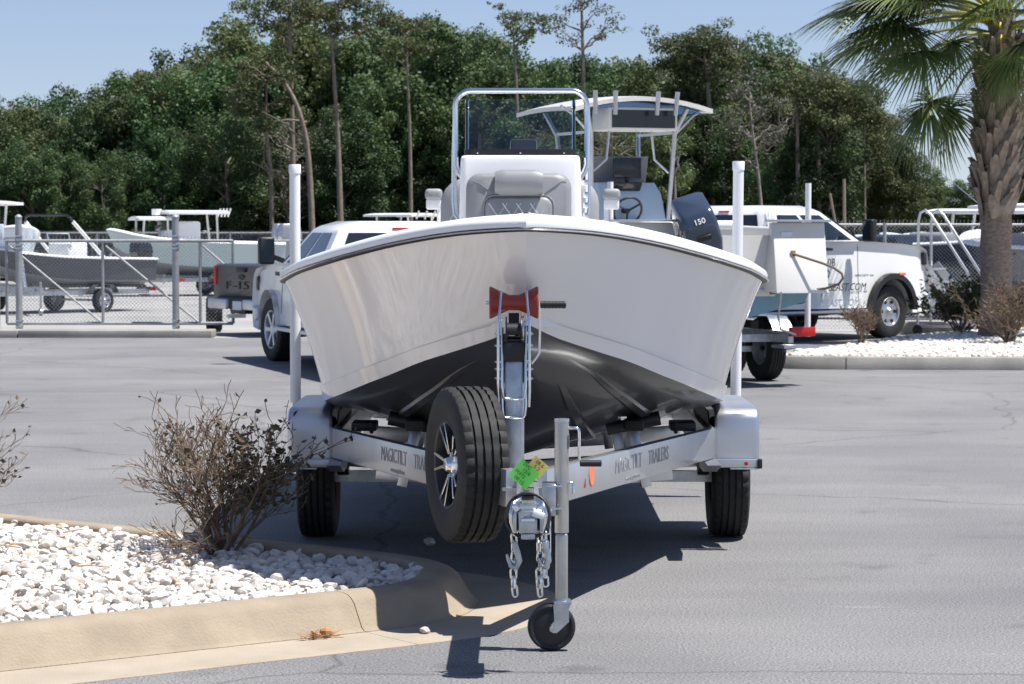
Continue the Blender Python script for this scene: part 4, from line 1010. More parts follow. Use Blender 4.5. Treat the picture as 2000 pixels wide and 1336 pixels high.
def outboard(root, p, sc, tilt, m1='engine_blue', m2='engine_grey', txt=None):
    e = part('outboard', root, p, (tilt, R(17) if txt else 0, R(-16) if txt else 0)); e.scale = (sc,) * 3
    def rr(hx, y0, y1, z): return [(q[0], q[1], z) for q in [(a[0], a[1]) for a in rring(hx, y0, y1, 0, min(hx, (y1 - y0) / 2) * .34)]]
    MB().loft([rr(.17, -.12, .42, .0), rr(.22, -.2, .5, .08), rr(.235, -.22, .53, .25), rr(.225, -.2, .47, .47), rr(.205, -.17, .37, .60), rr(.18, -.13, .30, .63)]).build('cowling', m1, e, smooth=45)
    MB().loft([rr(.14, -.08, .34, -.02), rr(.11, -.04, .28, -.35), rr(.06, .0, .26, -.6)]).build('midsection', m2, e, smooth=45)
    MB().loft([rr(.035, .0, .28, -.6), rr(.03, .02, .26, -.95)]).box((0, .16, -.68), (.28, .4, .015)).tube([(0, -.12, -.98), (0, .0, -.98), (0, .3, -.98)], [.01, .06, .045], 12).build('lower_unit', m2, e, smooth=45)
    q = MB()
    for k in range(3): q.box((.09 * math.cos(k * 2.09), .34, -.98 + .09 * math.sin(k * 2.09)), (.1, .012, .12), rotm(0, k * 2.09, .5))
    q.build('propeller', m2, e)
    MB().box((0, -.16, -.18), (.22, .18, .4)).build('bracket', 'black_plastic', e, bevel=.02)
    MB().box((0, .515, .36), (.18, .03, .07)).build('rear_vent', 'black_plastic', e, bevel=.01)
    if txt:
        text('lettering', txt, .10, 'lettering_white', e, frame_mx((0, .42, .545), (-1, 0, 0), (0, -.75, .65)), ext=.006)
        for k in range(3): MB().bar((.236, .0 + k * .1, .05), (.236, .2 + k * .1, .42), .004, .02, up=(1, 0, 0)).build('stripe', 'lettering_white', e)
    return e

# older centre console with T-top right of the main boat
b2loc = Vector((2.18, 27.0)); h2 = Vector((-.36, .93)).normalized(); L2 = 6.2
bow = b2loc + h2 * L2; rz2 = math.atan2(-(-h2.x), -h2.y)  # local +y -> -heading
rz2 = math.atan2(h2.x, -h2.y)
b2 = thing('t_top_boat', 'older white centre console boat with T-top and blue bottom paint', 'boat', (bow.x, bow.y, 0), rz2)
Hull(kb=.97, ks=L2 / 6.6, kz=1.12, z0=.66).build(b2, 'old_white', 'bottom_blue', 'old_white', strakes=False, rail='alum', knuckle=False)
# raised stern quarter panels each side of the motor well
for s in (1, -1):
    MB().loft([[(s * .52, L2 - .06, 1.02), (s * 1.14, L2 - .06, 1.02), (s * 1.22, L2 - .02, 1.74), (s * .60, L2 - .02, 1.74)], [(s * .5, L2 + .36, 1.0), (s * 1.12, L2 + .36, 1.0), (s * 1.20, L2 + .10, 1.75), (s * .58, L2 + .10, 1.75)]]).build('quarter_panel', 'old_white', b2, bevel=.015)
    MB().box((s * .9, L2 + .07, 1.765), (.66, .26, .025)).build('corner_cap', 'alum', b2, bevel=.006)
    MB().tube([(s * .75, L2 + .22, 1.42), (s * 1.0, L2 + .42, 1.32), (s * 1.14, L2 + .42, 1.27), (s * 1.22, L2 + .45, 1.21), (s * 1.235, L2 + .45, 1.16), (s * 1.2, L2 + .43, 1.1), (s * 1.08, L2 + .36, 1.05), (s * .5, L2 + .2, 1.0)], .014, 8).build('swim_step_rail', 'wood_pole', b2, smooth=50)
    MB().tube([(s * .55, L2 + .37, 1.02), (s * .55, L2 + .3, .75), (s * .62, L2 + .22, .62), (s * .8, L2 + .22, .56)], .012, 8).build('step_hanger', 'galv', b2, smooth=50)
    MB().box((s * .76, L2 + .225, 1.42), (.05, .02, .06)).build('rail_foot', 'rust', b2)
    MB().box((s * .72, L2 + .15, 1.62), (.13, .012, .05)).build('registration_sticker', 'hull_ice', b2)
MB().prism([(-1.06, 1.02), (1.06, 1.02), (1.0, .9), (0, .66), (-1.0, .9)], L2 + .01, L2 + .04, 'y').build('transom_bottom', 'bottom_blue', b2)
MB().box((0, L2 - .2, 1.0), (1.3, .5, .08)).box((0, L2 - .42, 1.2), (1.3, .05, .5)).build('motor_well', 'old_white', b2, bevel=.02)
for xx, zz in ((.15, 1.3), (.42, 1.3)): MB().box((xx, L2 - .39, zz), (.04, .02, .12)).build('rusty_latch', 'rust', b2)
MB().box((0, L2 - 1.0, 1.35), (1.1, .5, .7)).build('stern_seat', 'old_white', b2, bevel=.06, seg=3)
MB().box((0, L2 - 1.0, 1.72), (1.2, .6, .1)).build('stern_cushion', 'deck_white', b2, bevel=.04, seg=3)
outboard(b2, (0.24, L2 - .02, 1.54), .84, R(-30), txt='150')
# console
c2 = part('console', b2, (-.12, L2 - 2.6, .16))
MB().loft([rring(.42, -.5, .25, 1.0), rring(.40, -.46, .2, 1.55), rring(.38, -.4, .06, 1.92, .04), rring(.36, -.38, -.08, 2.05, .04)]).build('console_body', 'console_blue', c2, smooth=35)
MB().box((.06, .02, 1.97), (.36, .03, .20), rotm(R(-40))).build('instrument_panel', 'screen', c2, bevel=.01)
MB().box((-.02, -.12, 2.22), (.34, .06, .24)).box((-.02, -.13, 2.09), (.05, .05, .08)).build('chartplotter', 'screen', c2, bevel=.015)
MB().loft([[(-.36, -.4, 2.0), (.36, -.4, 2.0), (.36, -.38, 2.0), (-.36, -.38, 2.0)], [(-.36, -.3, 2.36), (.36, -.3, 2.36), (.36, -.28, 2.36), (-.36, -.28, 2.36)]]).build('windscreen', 'vinyl_gray', c2)
sw = MB(); sw.tube([(.17 * math.cos(a), .02 * math.sin(a), .17 * math.sin(a)) for a in np.linspace(0, 6.283, 25)[:-1]], .014, 8, closed=True)
for k in range(3): sw.bar((0, 0, 0), (.17 * math.cos(k * 2.09 + .5), 0, .17 * math.sin(k * 2.09 + .5)), .03, .012)
sw.cyl((0, -.15, -.05), (0, 0, 0), .03); s_ = sw.build('steering_wheel', 'black_plastic', c2, smooth=50); s_.location = (.14, .26, 1.72); s_.rotation_euler = (R(-20), 0, 0)
MB().box((.32, .15, 1.78), (.08, .1, .22)).build('throttle', 'black_plastic', c2, bevel=.03)
MB().box((.22, .25, 1.55), (.5, .1, .14)).build('helm_ledge', 'deck_white', c2, bevel=.03)
# T-top
tt = part('t_top', b2, (-.06, L2 - 2.95, -.08))
rows = []
for i in range(9):
    v = i / 8; y = -.9 + 1.8 * v; rows.append([((u - .5) * 1.7, y, 3.12 + .13 * (1 - (2 * u - 1) ** 2) + .03 * (1 - (2 * v - 1) ** 2)) for u in np.linspace(0, 1, 11)])
bt = [[(p[0], p[1], p[2] - .05) for p in r] for r in rows]
q = MB().grid(rows); q.grid(bt, flip=True)
ed = [rows[0], bt[0]]; q.grid([rows[0], bt[0]]); q.grid([rows[-1], bt[-1]]); q.grid([[r[0] for r in rows], [r[0] for r in bt]]); q.grid([[r[-1] for r in rows], [r[-1] for r in bt]])
q.build('canopy', 'old_white', tt, smooth=40)
MB().grid([[(p[0] * .94, p[1] * .9, p[2] - .056) for p in r] for r in rows]).build('canopy_liner', 'blue_canvas', tt, smooth=40)
MB().box((-.03, .55, 3.0), (.85, .5, .26)).build('electronics_box', 'old_white', tt, bevel=.02); MB().box((-.03, .802, 3.0), (.78, .012, .2)).build('box_door', 'screen', tt)
for s in (1, -1):
    MB().tube([(s * .62, .7, 3.13), (s * .52, .58, 2.85), (s * .48, .5, 1.95), (s * .46, .45, 1.2)], .026, 10).build('frame_leg', 'alum_polished', tt, smooth=50)
    MB().tube([(s * .62, -.6, 3.13), (s * .52, -.45, 2.85), (s * .46, -.3, 1.95), (s * .44, -.25, 1.2)], .026, 10).build('frame_leg', 'alum_polished', tt, smooth=50)
    MB().tube([(s * .90, .6, 3.14), (s * .75, .58, 3.06), (s * .55, .56, 2.86)], .018, 8).build('frame_brace', 'alum_polished', tt, smooth=50)
    MB().tube([(s * .48, .5, 2.4), (s * .3, .5, 2.55), (s * .26, .5, 2.9)], .016, 8).build('frame_brace', 'alum_polished', tt, smooth=50)
    MB().bar((s * .52, .56, 2.86), (s * .52, -.44, 2.86), .03, .03).build('frame_tie', 'alum_polished', tt)
for xx in (-.36, -.13, .38, .62):
    MB().tube([(xx, .94, 3.04), (xx * 1.03, .98, 3.30)], .027, 10).build('rod_holder', 'alum_polished', tt, smooth=50)
tr2 = thing('boat_trailer', 'galvanised tandem trailer with red tail lights under the T-top boat', 'trailer', (bow.x, bow.y, 0), rz2)
simple_trailer(tr2, L2 - .05, zr=.52, hw=.98, axles=(L2 - 2.05, L2 - 1.12), Rt=.35, post_h=1.65)

# boats in the yard behind the left fence
def yard_boat(name, lab, tlab, loc, rz, L, kb, kz, mh, mb_, z0=.55, group='boats stored on trailers in the yard'):
    z = gz(loc[1]); b = thing(name, lab, 'boat', (loc[0], loc[1], z), rz, group)
    Hull(kb=kb, ks=L / 6.6, kz=kz, z0=z0).build(b, mh, mb_, 'deck_white', strakes=False, rail='alum', knuckle=False)
    t = thing('boat_trailer', tlab, 'trailer', (loc[0], loc[1], z), rz, 'trailers in the yard')
    simple_trailer(t, L - .05, zr=z0 - .1, hw=.92 * kb, axles=(L * .62,) if L < 6.3 else (L * .58, L * .58 + .85), Rt=.31, posts=False)
    return b
def frame_top(b, L, z, w, yc, l, hz, mtop='deck_white', legs='old_white', th=.07):
    rows = [[((u - .5) * w, yc + (v - .5) * l, z + hz + .06 * (1 - (2 * u - 1) ** 2)) for u in np.linspace(0, 1, 7)] for v in np.linspace(0, 1, 5)]
    q = MB().grid(rows); lo = [[(p[0], p[1], p[2] - th) for p in r] for r in rows]; q.grid(lo, flip=True)
    q.grid([rows[0], lo[0]]); q.grid([rows[-1], lo[-1]]); q.grid([[r[0] for r in rows], [r[0] for r in lo]]); q.grid([[r[-1] for r in rows], [r[-1] for r in lo]])
    q.build('hard_top', mtop, b, smooth=40)
    for s in (1, -1):
        for yy in (-.35, .35): MB().tube([(s * w * .3, yc + yy * l, z), (s * w * .36, yc + yy * l * .9, z + hz)], .035, 8).build('top_leg', legs, b)
    for k in range(4): MB().tube([(-w * .36 + k * w * .24, yc + l * .5, z + hz - .15), (-w * .36 + k * w * .24, yc + l * .55, z + hz + .12)], .03, 8).build('rod_holder', legs, b)
def at(px, Y): return (px - 1000) * Y / 5000
# dark hulled boat with wake tower
Y = 68.5; h = Vector((-.50, -.62)).normalized(); L = 4.9; st = Vector((at(256, Y), Y)); bw = st + h * L * 1.0
b = yard_boat('tower_boat', 'white boat with charcoal hull band and tall black top arch behind gate', 'galvanised single axle trailer under the charcoal hulled boat', (bw.x, bw.y), math.atan2(h.x, -h.y), L, .88, .86, 'hull_dark', 'vinyl_light', .62)
MB().box((0, L * .55, 1.55), (.8, .7, .55)).build('console', 'deck_white', b, bevel=.08, seg=3)
MB().tube([(-.42, L * .5, 1.7), (-.42, L * .48, 2.05), (.42, L * .48, 2.05), (.42, L * .5, 1.7)], .018, 8).build('windscreen_frame', 'chrome', b)
for yy in (.3, ): pass
MB().tube([(-.98, L * .64, 1.35), (-.92, L * .42, 2.35)], .05, 8).build('arch_leg', 'deck_white', b); MB().tube([(.98, L * .64, 1.35), (.92, L * .42, 2.35)], .05, 8).build('arch_leg', 'deck_white', b)
MB().tube([(-.92, L * .42, 2.35), (-.86, L * .41, 2.46), (-.7, L * .41, 2.52), (.7, L * .41, 2.52), (.86, L * .41, 2.46), (.92, L * .42, 2.35)], .03, 8).build('arch_top', 'black_plastic', b)
MB().tube([(-.55, L * .1, 1.2), (-.55, L * .1, 2.55)], .05, 8).build('guide_pole', 'pvc', b)
outboard(b, (0, L + .25, 1.35), .8, 0, m1='paint_black', m2='paint_black')
# aqua centre console
Y = 84; h = Vector((-.93, -.36)).normalized(); L = 5.6; st = Vector((at(540, Y), Y)); bw = st + h * L
b = yard_boat('cabin_boat', 'pale aqua hulled fishing boat with white hard top behind the gate', 'galvanised trailer under the pale aqua fishing boat', (bw.x, bw.y), math.atan2(h.x, -h.y), L, .95, 1.22, 'hull_aqua', 'vinyl_light', .62)
frame_top(b, L, 1.6, 1.8, L * .5, 2.0, 1.1); frame_top(b, L, 1.6, 1.6, L * .26, 1.2, .9)
MB().box((0, L * .42, 1.95), (1.0, 1.2, .9)).build('console', 'deck_white', b, bevel=.1, seg=3); MB().box((-.0, L * .42 - .45, 2.3), (1.02, .5, .4)).build('windscreen', 'auto_glass', b, bevel=.05)
MB().tube([(-.3, L * .3, 2.6), (-.3, L * .3, 2.8)], .16, 12).build('radar_dome', 'deck_white', b)
outboard(b, (.35, L + .2, 1.7), 1.0, 0, m1='engine_grey'); outboard(b, (-.35, L + .2, 1.7), 1.0, 0, m1='engine_grey')
for k in range(5):
    MB().box((.96, 2.2 + k * 1.0, .52), (.03, .16, .08)).build('side_reflector', 'red_lens', b)
# boat cut by the left edge
Y = 66; h = Vector((.55, -.83)).normalized(); L = 7.2; bw = Vector((at(66, Y), Y - 1.5))
b = yard_boat('cabin_boat', 'large white boat with hard top and tinted windows at the left gate post', 'galvanised tandem trailer under the large white hard top boat', (bw.x, bw.y), math.atan2(h.x, -h.y), L, 1.0, 1.2, 'hull_ice', 'vinyl_light', .75)
frame_top(b, L, 1.7, 2.1, L * .5, 2.4, 1.15); MB().box((0, L * .5, 1.95), (1.2, 1.4, 1.0)).build('console', 'deck_white', b, bevel=.1, seg=3); MB().box((0, L * .5 - .5, 2.45), (1.22, .5, .5)).build('windscreen', 'auto_glass', b, bevel=.05)
MB().box((0, L * .2, 1.75), (1.0, .9, .35)).build('bow_cushion', 'deck_white', b, bevel=.1, seg=3)
# boats glimpsed between and behind
for i, (px, Y, lab, tl, mh) in enumerate(((665, 92, 'small white boat with flat canopy roof beyond the white pickup', 'trailer under the flat roofed white boat', 'old_white'), (890, 95, 'white boat with low hard top just left of the helm seat', 'trailer under the low hard top boat', 'gelcoat'))):
    h = Vector((-.8, .6)).normalized(); L = 6.6; b = yard_boat('cabin_boat', lab, tl, (at(px, Y), Y), math.atan2(h.x, -h.y), L, .95, 1.15, mh, 'vinyl_light', .7)
    frame_top(b, L, 1.7, 1.9, L * .45, 2.2, .95); MB().box((0, L * .45, 1.95), (.9, 1.0, .8)).build('console', 'deck_white', b, bevel=.1, seg=3)
# right hand yard: pontoon and cuddy boats
for i, (px, Y, dx, dy, lab, tl, mh, top) in enumerate(((1795, 60, .9, -.44, 'dark hulled runabout behind the fence beside the rolling stairs', 'trailer under the dark runabout', 'hull_dark', False), (1960, 62, -.85, .5, 'grey hulled pontoon style boat with white roof behind the palm', 'trailer under the grey boat behind the palm', 'canvas_grey', True), (2040, 56, -.3, .95, 'dark boat with chrome rails at the right of the palm trunk', 'trailer under the dark boat right of the palm', 'hull_dark', True), (1700, 72, .6, .8, 'white boat stored beyond the heavy duty pickup', 'trailer under the white boat beyond the heavy pickup', 'old_white', False))):
    h = Vector((dx, dy)).normalized(); L = 6.4; c = Vector((at(px, Y), Y)); bw = c + h * L / 2
    b = yard_boat('stored_boat', lab, tl, (bw.x, bw.y), math.atan2(h.x, -h.y), L, .98, 1.1, mh, 'vinyl_gray', .68)
    if top: frame_top(b, L, 1.6, 2.1, L * .5, 3.2, 1.0, legs='chrome')
    MB().box((0, L * .45, 1.75), (1.1, .9, .5)).build('console', 'deck_white' if i % 2 else 'canvas_grey', b, bevel=.1, seg=3)
    outboard(b, (0, L + .2, 1.6), 1.0, R(-20), m1='paint_black', m2='engine_grey')

# ---------------------------------------------------------------- chain-link gate and fences
def mesh_panel(root, p0, p1, z0, z1, cell=.062, wr=.0028, spikes=True):
    p0 = Vector((p0[0], p0[1], 0)); p1 = Vector((p1[0], p1[1], 0)); L = (p1 - p0).length; d = (p1 - p0) / L; hgt = z1 - z0; q = MB()
    k = -int(hgt / cell) - 1
    while k * cell < L:
        for s in (0, 1):
            # line x = k*cell + t (rising or falling)
            t0, t1 = 0.0, hgt; x0, x1 = k * cell, k * cell + hgt
            if x0 < 0: t0 = -x0
            if x1 > L: t1 = L - k * cell
            if t1 > t0 + .01:
                za, zb = (z0 + t0, z0 + t1) if s == 0 else (z1 - t0, z1 - t1)
                a = p0 + d * (k * cell + t0); b = p0 + d * (k * cell + t1); oy = .002 if s else -.002
                q.tube([(a.x, a.y + oy, za), (b.x, b.y + oy, zb)], wr, 3, caps=False)
        if spikes and 0 < k * cell < L:
            a = p0 + d * (k * cell); q.tube([(a.x - .004, a.y, z1), (a.x + .004, a.y, z1 + .06)], wr * 1.4, 3, caps=False)
        k += 1
    return tag(q.build('chain_link_mesh', 'galv_dull', root, smooth=0), kind='stuff')
gt = thing('chain_link_gate', 'galvanised sliding chain-link gate with diagonal braces', 'gate', (0, 0, 0))
YF = 41.3
gx = [-8.15, -6.6, -5.03, -4.5]
MB().tube([(gx[0], YF, 1.48), (gx[-1], YF, 1.48)], .026, 10).build('top_rail', 'galv_dull', gt, smooth=50); MB().tube([(gx[0], YF, .15), (gx[-1], YF, .15)], .026, 10).build('bottom_rail', 'galv_dull', gt, smooth=50)
for i, x in enumerate(gx): MB().tube([(x, YF, .15), (x, YF, 1.48)], .024, 10).build('upright', 'galv_dull', gt, smooth=50)
for i in range(3): MB().tube([(gx[i] + .05, YF - .015, 1.40), (gx[i + 1] - .03, YF - .015, .17 if i < 2 else 1.0)], .016, 8).build('diagonal_brace', 'galv_dull', gt, smooth=50)
mesh_panel(gt, (gx[0], YF + .03), (gx[-1], YF + .03), .12, 1.5)
for x, lab in ((-7.93, 'thick galvanised gate post with latch box by the large white boat'), (-5.41, 'thick galvanised gate post in the middle of the sliding gate')):
    p = thing('gate_post', lab, 'post', (x, YF - .12, 0), 0, 'gate posts')
    MB().tube([(0, 0, 0), (0, 0, 1.86)], .055, 16).build('pipe', 'galv_dull', p, smooth=50); MB().lathe([(.0, .06), (.02, .06), (.05, .03), (.06, 0)], 16, (0, 0, 1.85), 'z').build('cap', 'galv_dull', p)
    for z in (1.36, 1.42, 1.5, 1.56, .1, .2): MB().lathe([(-.015, .056), (-.012, .066), (.012, .066), (.015, .056)], 16, (0, 0, z), 'z').build('band', 'galv_bolt', p)
    for z in (1.5, .13): MB().box((0, .09, z), (.08, .1, .1)).build('roller_bracket', 'galv_dull', p, bevel=.01)
lb = thing('latch_box', 'small grey control box mounted beside the gate post', 'box', (-8.25, 41.1, 1.5)); MB().box((0, 0, .12), (.2, .14, .26)).build('case', 'hull_ice', lb, bevel=.02); MB().bar((.1, 0, .02), (.3, .05, .02), .04, .04).build('arm', 'galv_dull', lb); MB().bar((0, 0, -1.5), (0, 0, 0), .05, .05).build('stand', 'galv_dull', lb)
def fence(name, lab, x0, x1, Y, ztop, step):
    f = thing(name, lab, 'fence', (0, 0, 0)); x = x0
    MB().tube([(x0, Y, ztop), (x1, Y, ztop)], .022, 10).build('top_rail', 'galv_dull', f, smooth=50)
    while x <= x1 + .01:
        MB().tube([(x, Y, gz(Y)), (x, Y, ztop + .03)], .03, 10).build('post', 'galv_dull', f, smooth=50); x += step
    mesh_panel(f, (x0, Y + .03), (x1, Y + .03), .04, ztop + .02); return f
fence('chain_link_fence', 'chain-link fence behind the white pickup and bay boat', -4.7, 4.0, 47.6, 1.45, 2.9)
fence('chain_link_fence', 'chain-link fence behind the rolling stairs and the palm', 3.75, 19.85, 41.6, 1.74, 2.3)
fence('chain_link_fence', 'far chain-link fence at the back of the boat yard', -24, 2, 100, 1.6 - .1, 2.6)

# rolling stairs
rs = thing('rolling_stairs', 'aluminium rolling boarding stairs with tall tubular handrails', 'stairs', (6.66, 40.3, 0), R(-28))
for yy in (0, .62):
    MB().tube([(-.28, yy, .12), (-.28, yy, 1.8), (-.25, yy, 1.93), (-.17, yy, 1.97), (-.08, yy, 1.9), (.52, yy, 1.0), (.56, yy, .93), (.56, yy, .55)], .024, 10).build('handrail', 'alum_polished', rs, smooth=50)
    MB().bar((-.2, yy, 1.12), (.62, yy, .10), .03, .12).build('stringer', 'alum', rs)
    MB().tube([(-.28, yy, .35), (.3, yy, .5)], .018, 8).build('brace', 'alum', rs)
    for xx in (-.28, .56): MB().lathe([(-.025, 0), (-.025, .08), (.025, .08), (.025, 0)], 18, (xx, yy, .082), 'y').build('wheel', 'black_plastic', rs)
    MB().bar((-.28, yy, .14), (.6, yy, .14), .04, .04).build('base_rail', 'alum', rs)
for k in range(5): MB().box((-.12 + .165 * k, .31, 1.04 - .205 * k), (.2, .6, .03)).build('tread', 'alum', rs, bevel=.005)
MB().bar((-.28, 0, .14), (-.28, .62, .14), .04, .04).build('cross_bar', 'alum', rs)
# poles and whip antennas of the yard
for i, (px, Y, zt, tilt, r_, lab) in enumerate(((1650, 74, 3.6, .03, .06, 'brown wooden pole standing in the yard behind the heavy pickup'), (1660, 75, 3.2, .5, .05, 'leaning wooden pole propped in the yard behind the heavy pickup'))):
    o = MB().tube([(0, 0, 0), (-tilt * 1.2, 0, zt)], [r_, r_ * .7], 8).build('wooden_pole', 'wood_pole'); o.location = (at(px, Y), Y, gz(Y)); tag(o, lab, 'pole')
for i, (px, Y, x1, z0, z1, lab) in enumerate(((1765, 58, 2.1, 3.6, 2.45, 'steep thin outrigger rod above the rolling stairs'),)):
    o = MB().tube([(0, 0, z0 - gz(Y)), (x1, .3, z1 - gz(Y) - .5), (x1 + .1, .3, 1.4)], .008, 6).build('outrigger_rod', 'galv'); o.location = (at(px, Y), Y, gz(Y)); tag(o, lab, 'rod')

# ---------------------------------------------------------------- vegetation
def leaf_cloud(clumps, seed, per, size, flat=1.0, up=.25, m='leaf_broad', name='crown'):
    g = np.random.default_rng(seed); V = []; n0 = 0
    for (c, r) in clumps:
        n = max(12, int(per * (r / .9) ** 2)); d = g.normal(size=(n, 3)); d /= np.linalg.norm(d, axis=1)[:, None]
        rad = r * g.uniform(.35, 1.08, size=(n, 1)) ** .6 * (1 + .25 * np.sin(d[:, :1] * 5 + c[0] * 3) * np.cos(d[:, 1:2] * 4 + c[2]))
        p = np.array(c) + d * rad * np.array([1, 1, flat])
        nr = d + g.normal(size=(n, 3)) * .65 + np.array([0, 0, up]); nr /= np.linalg.norm(nr, axis=1)[:, None]
        t = np.cross(nr, g.normal(size=(n, 3))); t /= np.linalg.norm(t, axis=1)[:, None]; b = np.cross(nr, t)
        s = g.uniform(size[0], size[1], size=(n, 1)); a = g.uniform(.45, .9, size=(n, 1))
        q = np.stack([p - t * s, p - b * s * a, p + t * s, p + b * s * a], axis=1); V.append(q.reshape(-1, 3))
    V = np.concatenate(V); nq = len(V) // 4
    me = bpy.data.meshes.new(name); me.vertices.add(len(V)); me.vertices.foreach_set('co', V.astype(np.float32).ravel())
    me.loops.add(nq * 4); me.loops.foreach_set('vertex_index', np.arange(nq * 4, dtype=np.int32)); me.polygons.add(nq)
    me.polygons.foreach_set('loop_start', np.arange(0, nq * 4, 4, dtype=np.int32)); me.update(); me.materials.append(MATS[m]); return me
def limb_path(a, b, g, bend=.12, n=5):
    a = Vector(a); b = Vector(b); L = (b - a).length
    return [tuple(a.lerp(b, i / n) + Vector((g.uniform(-1, 1), g.uniform(-1, 1), g.uniform(-.4, .9))) * (bend * L * math.sin(math.pi * i / n) * .5)) for i in range(n + 1)]
def broad_variant(seed, m, dens=1.0, lowz=.18, slim=1.0):
    g = random.Random(seed); Ht = 12.0; tk = MB(); cl = []
    top = Ht * g.uniform(.7, .8); lean = g.uniform(-.6, .6)
    tk.tube(limb_path((0, 0, -.3), (lean, 0, top), g, .05, 7), [.24 - .025 * i for i in range(8)], 7)
    nl = 16
    for i in range(nl):
        f = g.uniform(.3, .98); a = g.uniform(0, 6.28); z = top * f; out = g.uniform(1.2, 3.0) * slim * (1.15 - .45 * abs(f - .55))
        e = (lean * f + math.cos(a) * out, math.sin(a) * out, z + g.uniform(.4, 2.0)); tk.tube(limb_path((lean * f, 0, z), e, g, .2, 4), [.075, .06, .045, .03, .015], 5)
        for _ in range(3): cl.append(((e[0] + g.gauss(0, .55), e[1] + g.gauss(0, .55), min(e[2] + g.gauss(0, .5), Ht - .5)), g.uniform(.55, 1.05)))
    for _ in range(int(46 * dens)):
        z = Ht * g.uniform(lowz, .96); f = (z / Ht - lowz) / (1 - lowz); w_ = 2.7 * slim * math.sin(math.pi * min(1, .16 + .84 * (1 - f) ** .75 * 1.0)) ** .7 + .3
        a = g.uniform(0, 6.28); r = w_ * math.sqrt(g.uniform(.25, 1)); cl.append(((math.cos(a) * r + lean * .6, math.sin(a) * r, z), g.uniform(.5, 1.1)))
    return tk.mesh('trunk', 'bark_grey', smooth=50), leaf_cloud(cl, seed, 360, (.055, .125), .8, m=m)
def sparse_variant(seed):
    g = random.Random(seed); tk = MB(); cl = []; Ht = 12
    for f0 in (0, 1):
        a0 = g.uniform(0, 6.28); tk.tube(limb_path((0, 0, -.3 if f0 == 0 else 3), (math.cos(a0) * (.4 + f0 * .9), math.sin(a0) * .6, 11 - f0), g, .08, 8), [.19 - .019 * i for i in range(9)], 6)
        for i in range(22):
            f = g.uniform(.3, 1); a = g.uniform(0, 6.28); z = 10.5 * f; b = (math.cos(a0) * .4 * f, 0, z); out = g.uniform(.8, 2.2); e = (b[0] + math.cos(a) * out, b[1] + math.sin(a) * out, z + g.uniform(.5, 1.6))
            tk.tube(limb_path(b, e, g, .25, 4), [.05, .04, .03, .02, .01], 4)
            for _ in range(3):
                e2 = (e[0] + g.gauss(0, .5), e[1] + g.gauss(0, .5), e[2] + g.uniform(-.2, .9)); tk.tube([e, e2], [.018, .006], 3)
                if g.random() < .8: cl.append((e2, g.uniform(.35, .7)))
    return tk.mesh('trunk', 'bark_pale', smooth=50), leaf_cloud(cl, seed, 120, (.045, .09), .8, m='leaf_grey')
VAR = {'green': [broad_variant(s, 'leaf_broad') for s in (1, 2, 3)] + [broad_variant(9, 'leaf_broad', slim=.75)], 'olive': [broad_variant(s, 'leaf_olive', lowz=.3) for s in (4, 5)], 'shrub': [broad_variant(s, 'leaf_bush', 1.3, .02) for s in (6, 7)], 'grey': [sparse_variant(s) for s in (21, 22)], 'high': [broad_variant(s, 'leaf_olive', .7, .45) for s in (31, 32)]}
LAB = {'green': ('broadleaf_tree', 'dense dark green broadleaf tree in the woodland behind the boat yard', 'green trees of the woodland'),
       'olive': ('broadleaf_tree', 'olive tinged broadleaf tree in the woodland behind the boat yard', 'olive trees of the woodland'),
       'shrub': ('understory_tree', 'low bushy understory tree at the foot of the woodland', 'understory trees of the woodland'),
       'grey': ('sparse_tree', 'thin grey tree with sparse leaves and pale branches in the woodland', 'sparse grey trees of the woodland'),
       'high': ('tall_tree', 'tall tree with bare trunk and high crown in the woodland', 'high crowned trees of the woodland')}
rt = random.Random(5)
def tree(kind, px, Y, hgt, wid=1.0):
    tkm, crm = rt.choice(VAR[kind]); nm, lab, grp = LAB[kind]
    for lim, wh in ((90, 'the left gate post'), (330, 'the charcoal hulled boat'), (560, 'the pale aqua boat'), (860, 'the white crew cab pickup'), (1130, 'the console of the bay boat'), (1330, 'the T-top'), (1560, 'the outboard engine'), (1800, 'the heavy duty pickup'), (9999, 'the palm')):
        if px < lim: lab = lab.replace('in the woodland behind the boat yard', 'in the woodland beyond ' + wh).replace('at the foot of the woodland', 'at the woodland edge beyond ' + wh).replace('branches in the woodland', 'branches beyond ' + wh).replace('crown in the woodland', 'crown beyond ' + wh); grp = grp + ' beyond ' + wh; break
    o = thing(nm, lab, 'tree', (at(px, Y), Y, gz(Y)), rt.uniform(0, 6.28), grp); k = hgt / 12; o.scale = (k * wid, k * wid, k)
    link('trunk', tkm, o); link('crown', crm, o)
sil = pchip([(-150, 215), (0, 212), (45, 182), (90, 205), (180, 185), (240, 172), (290, 140), (380, 108), (430, 85), (490, 45), (560, 40), (640, 75), (720, 55), (800, 45), (870, 28), (920, 48), (980, 80), (1060, 100), (1140, 105), (1220, 80), (1270, 92), (1320, 70), (1400, 58), (1450, 98), (1520, 112), (1590, 125), (1650, 150), (1700, 195), (1760, 300), (1830, 335), (1900, 330), (1960, 300), (2050, 260), (2150, 200)])
def top_h(px, Y): return 1.69 + (445 - sil(px)) * Y / 5000 - gz(Y)
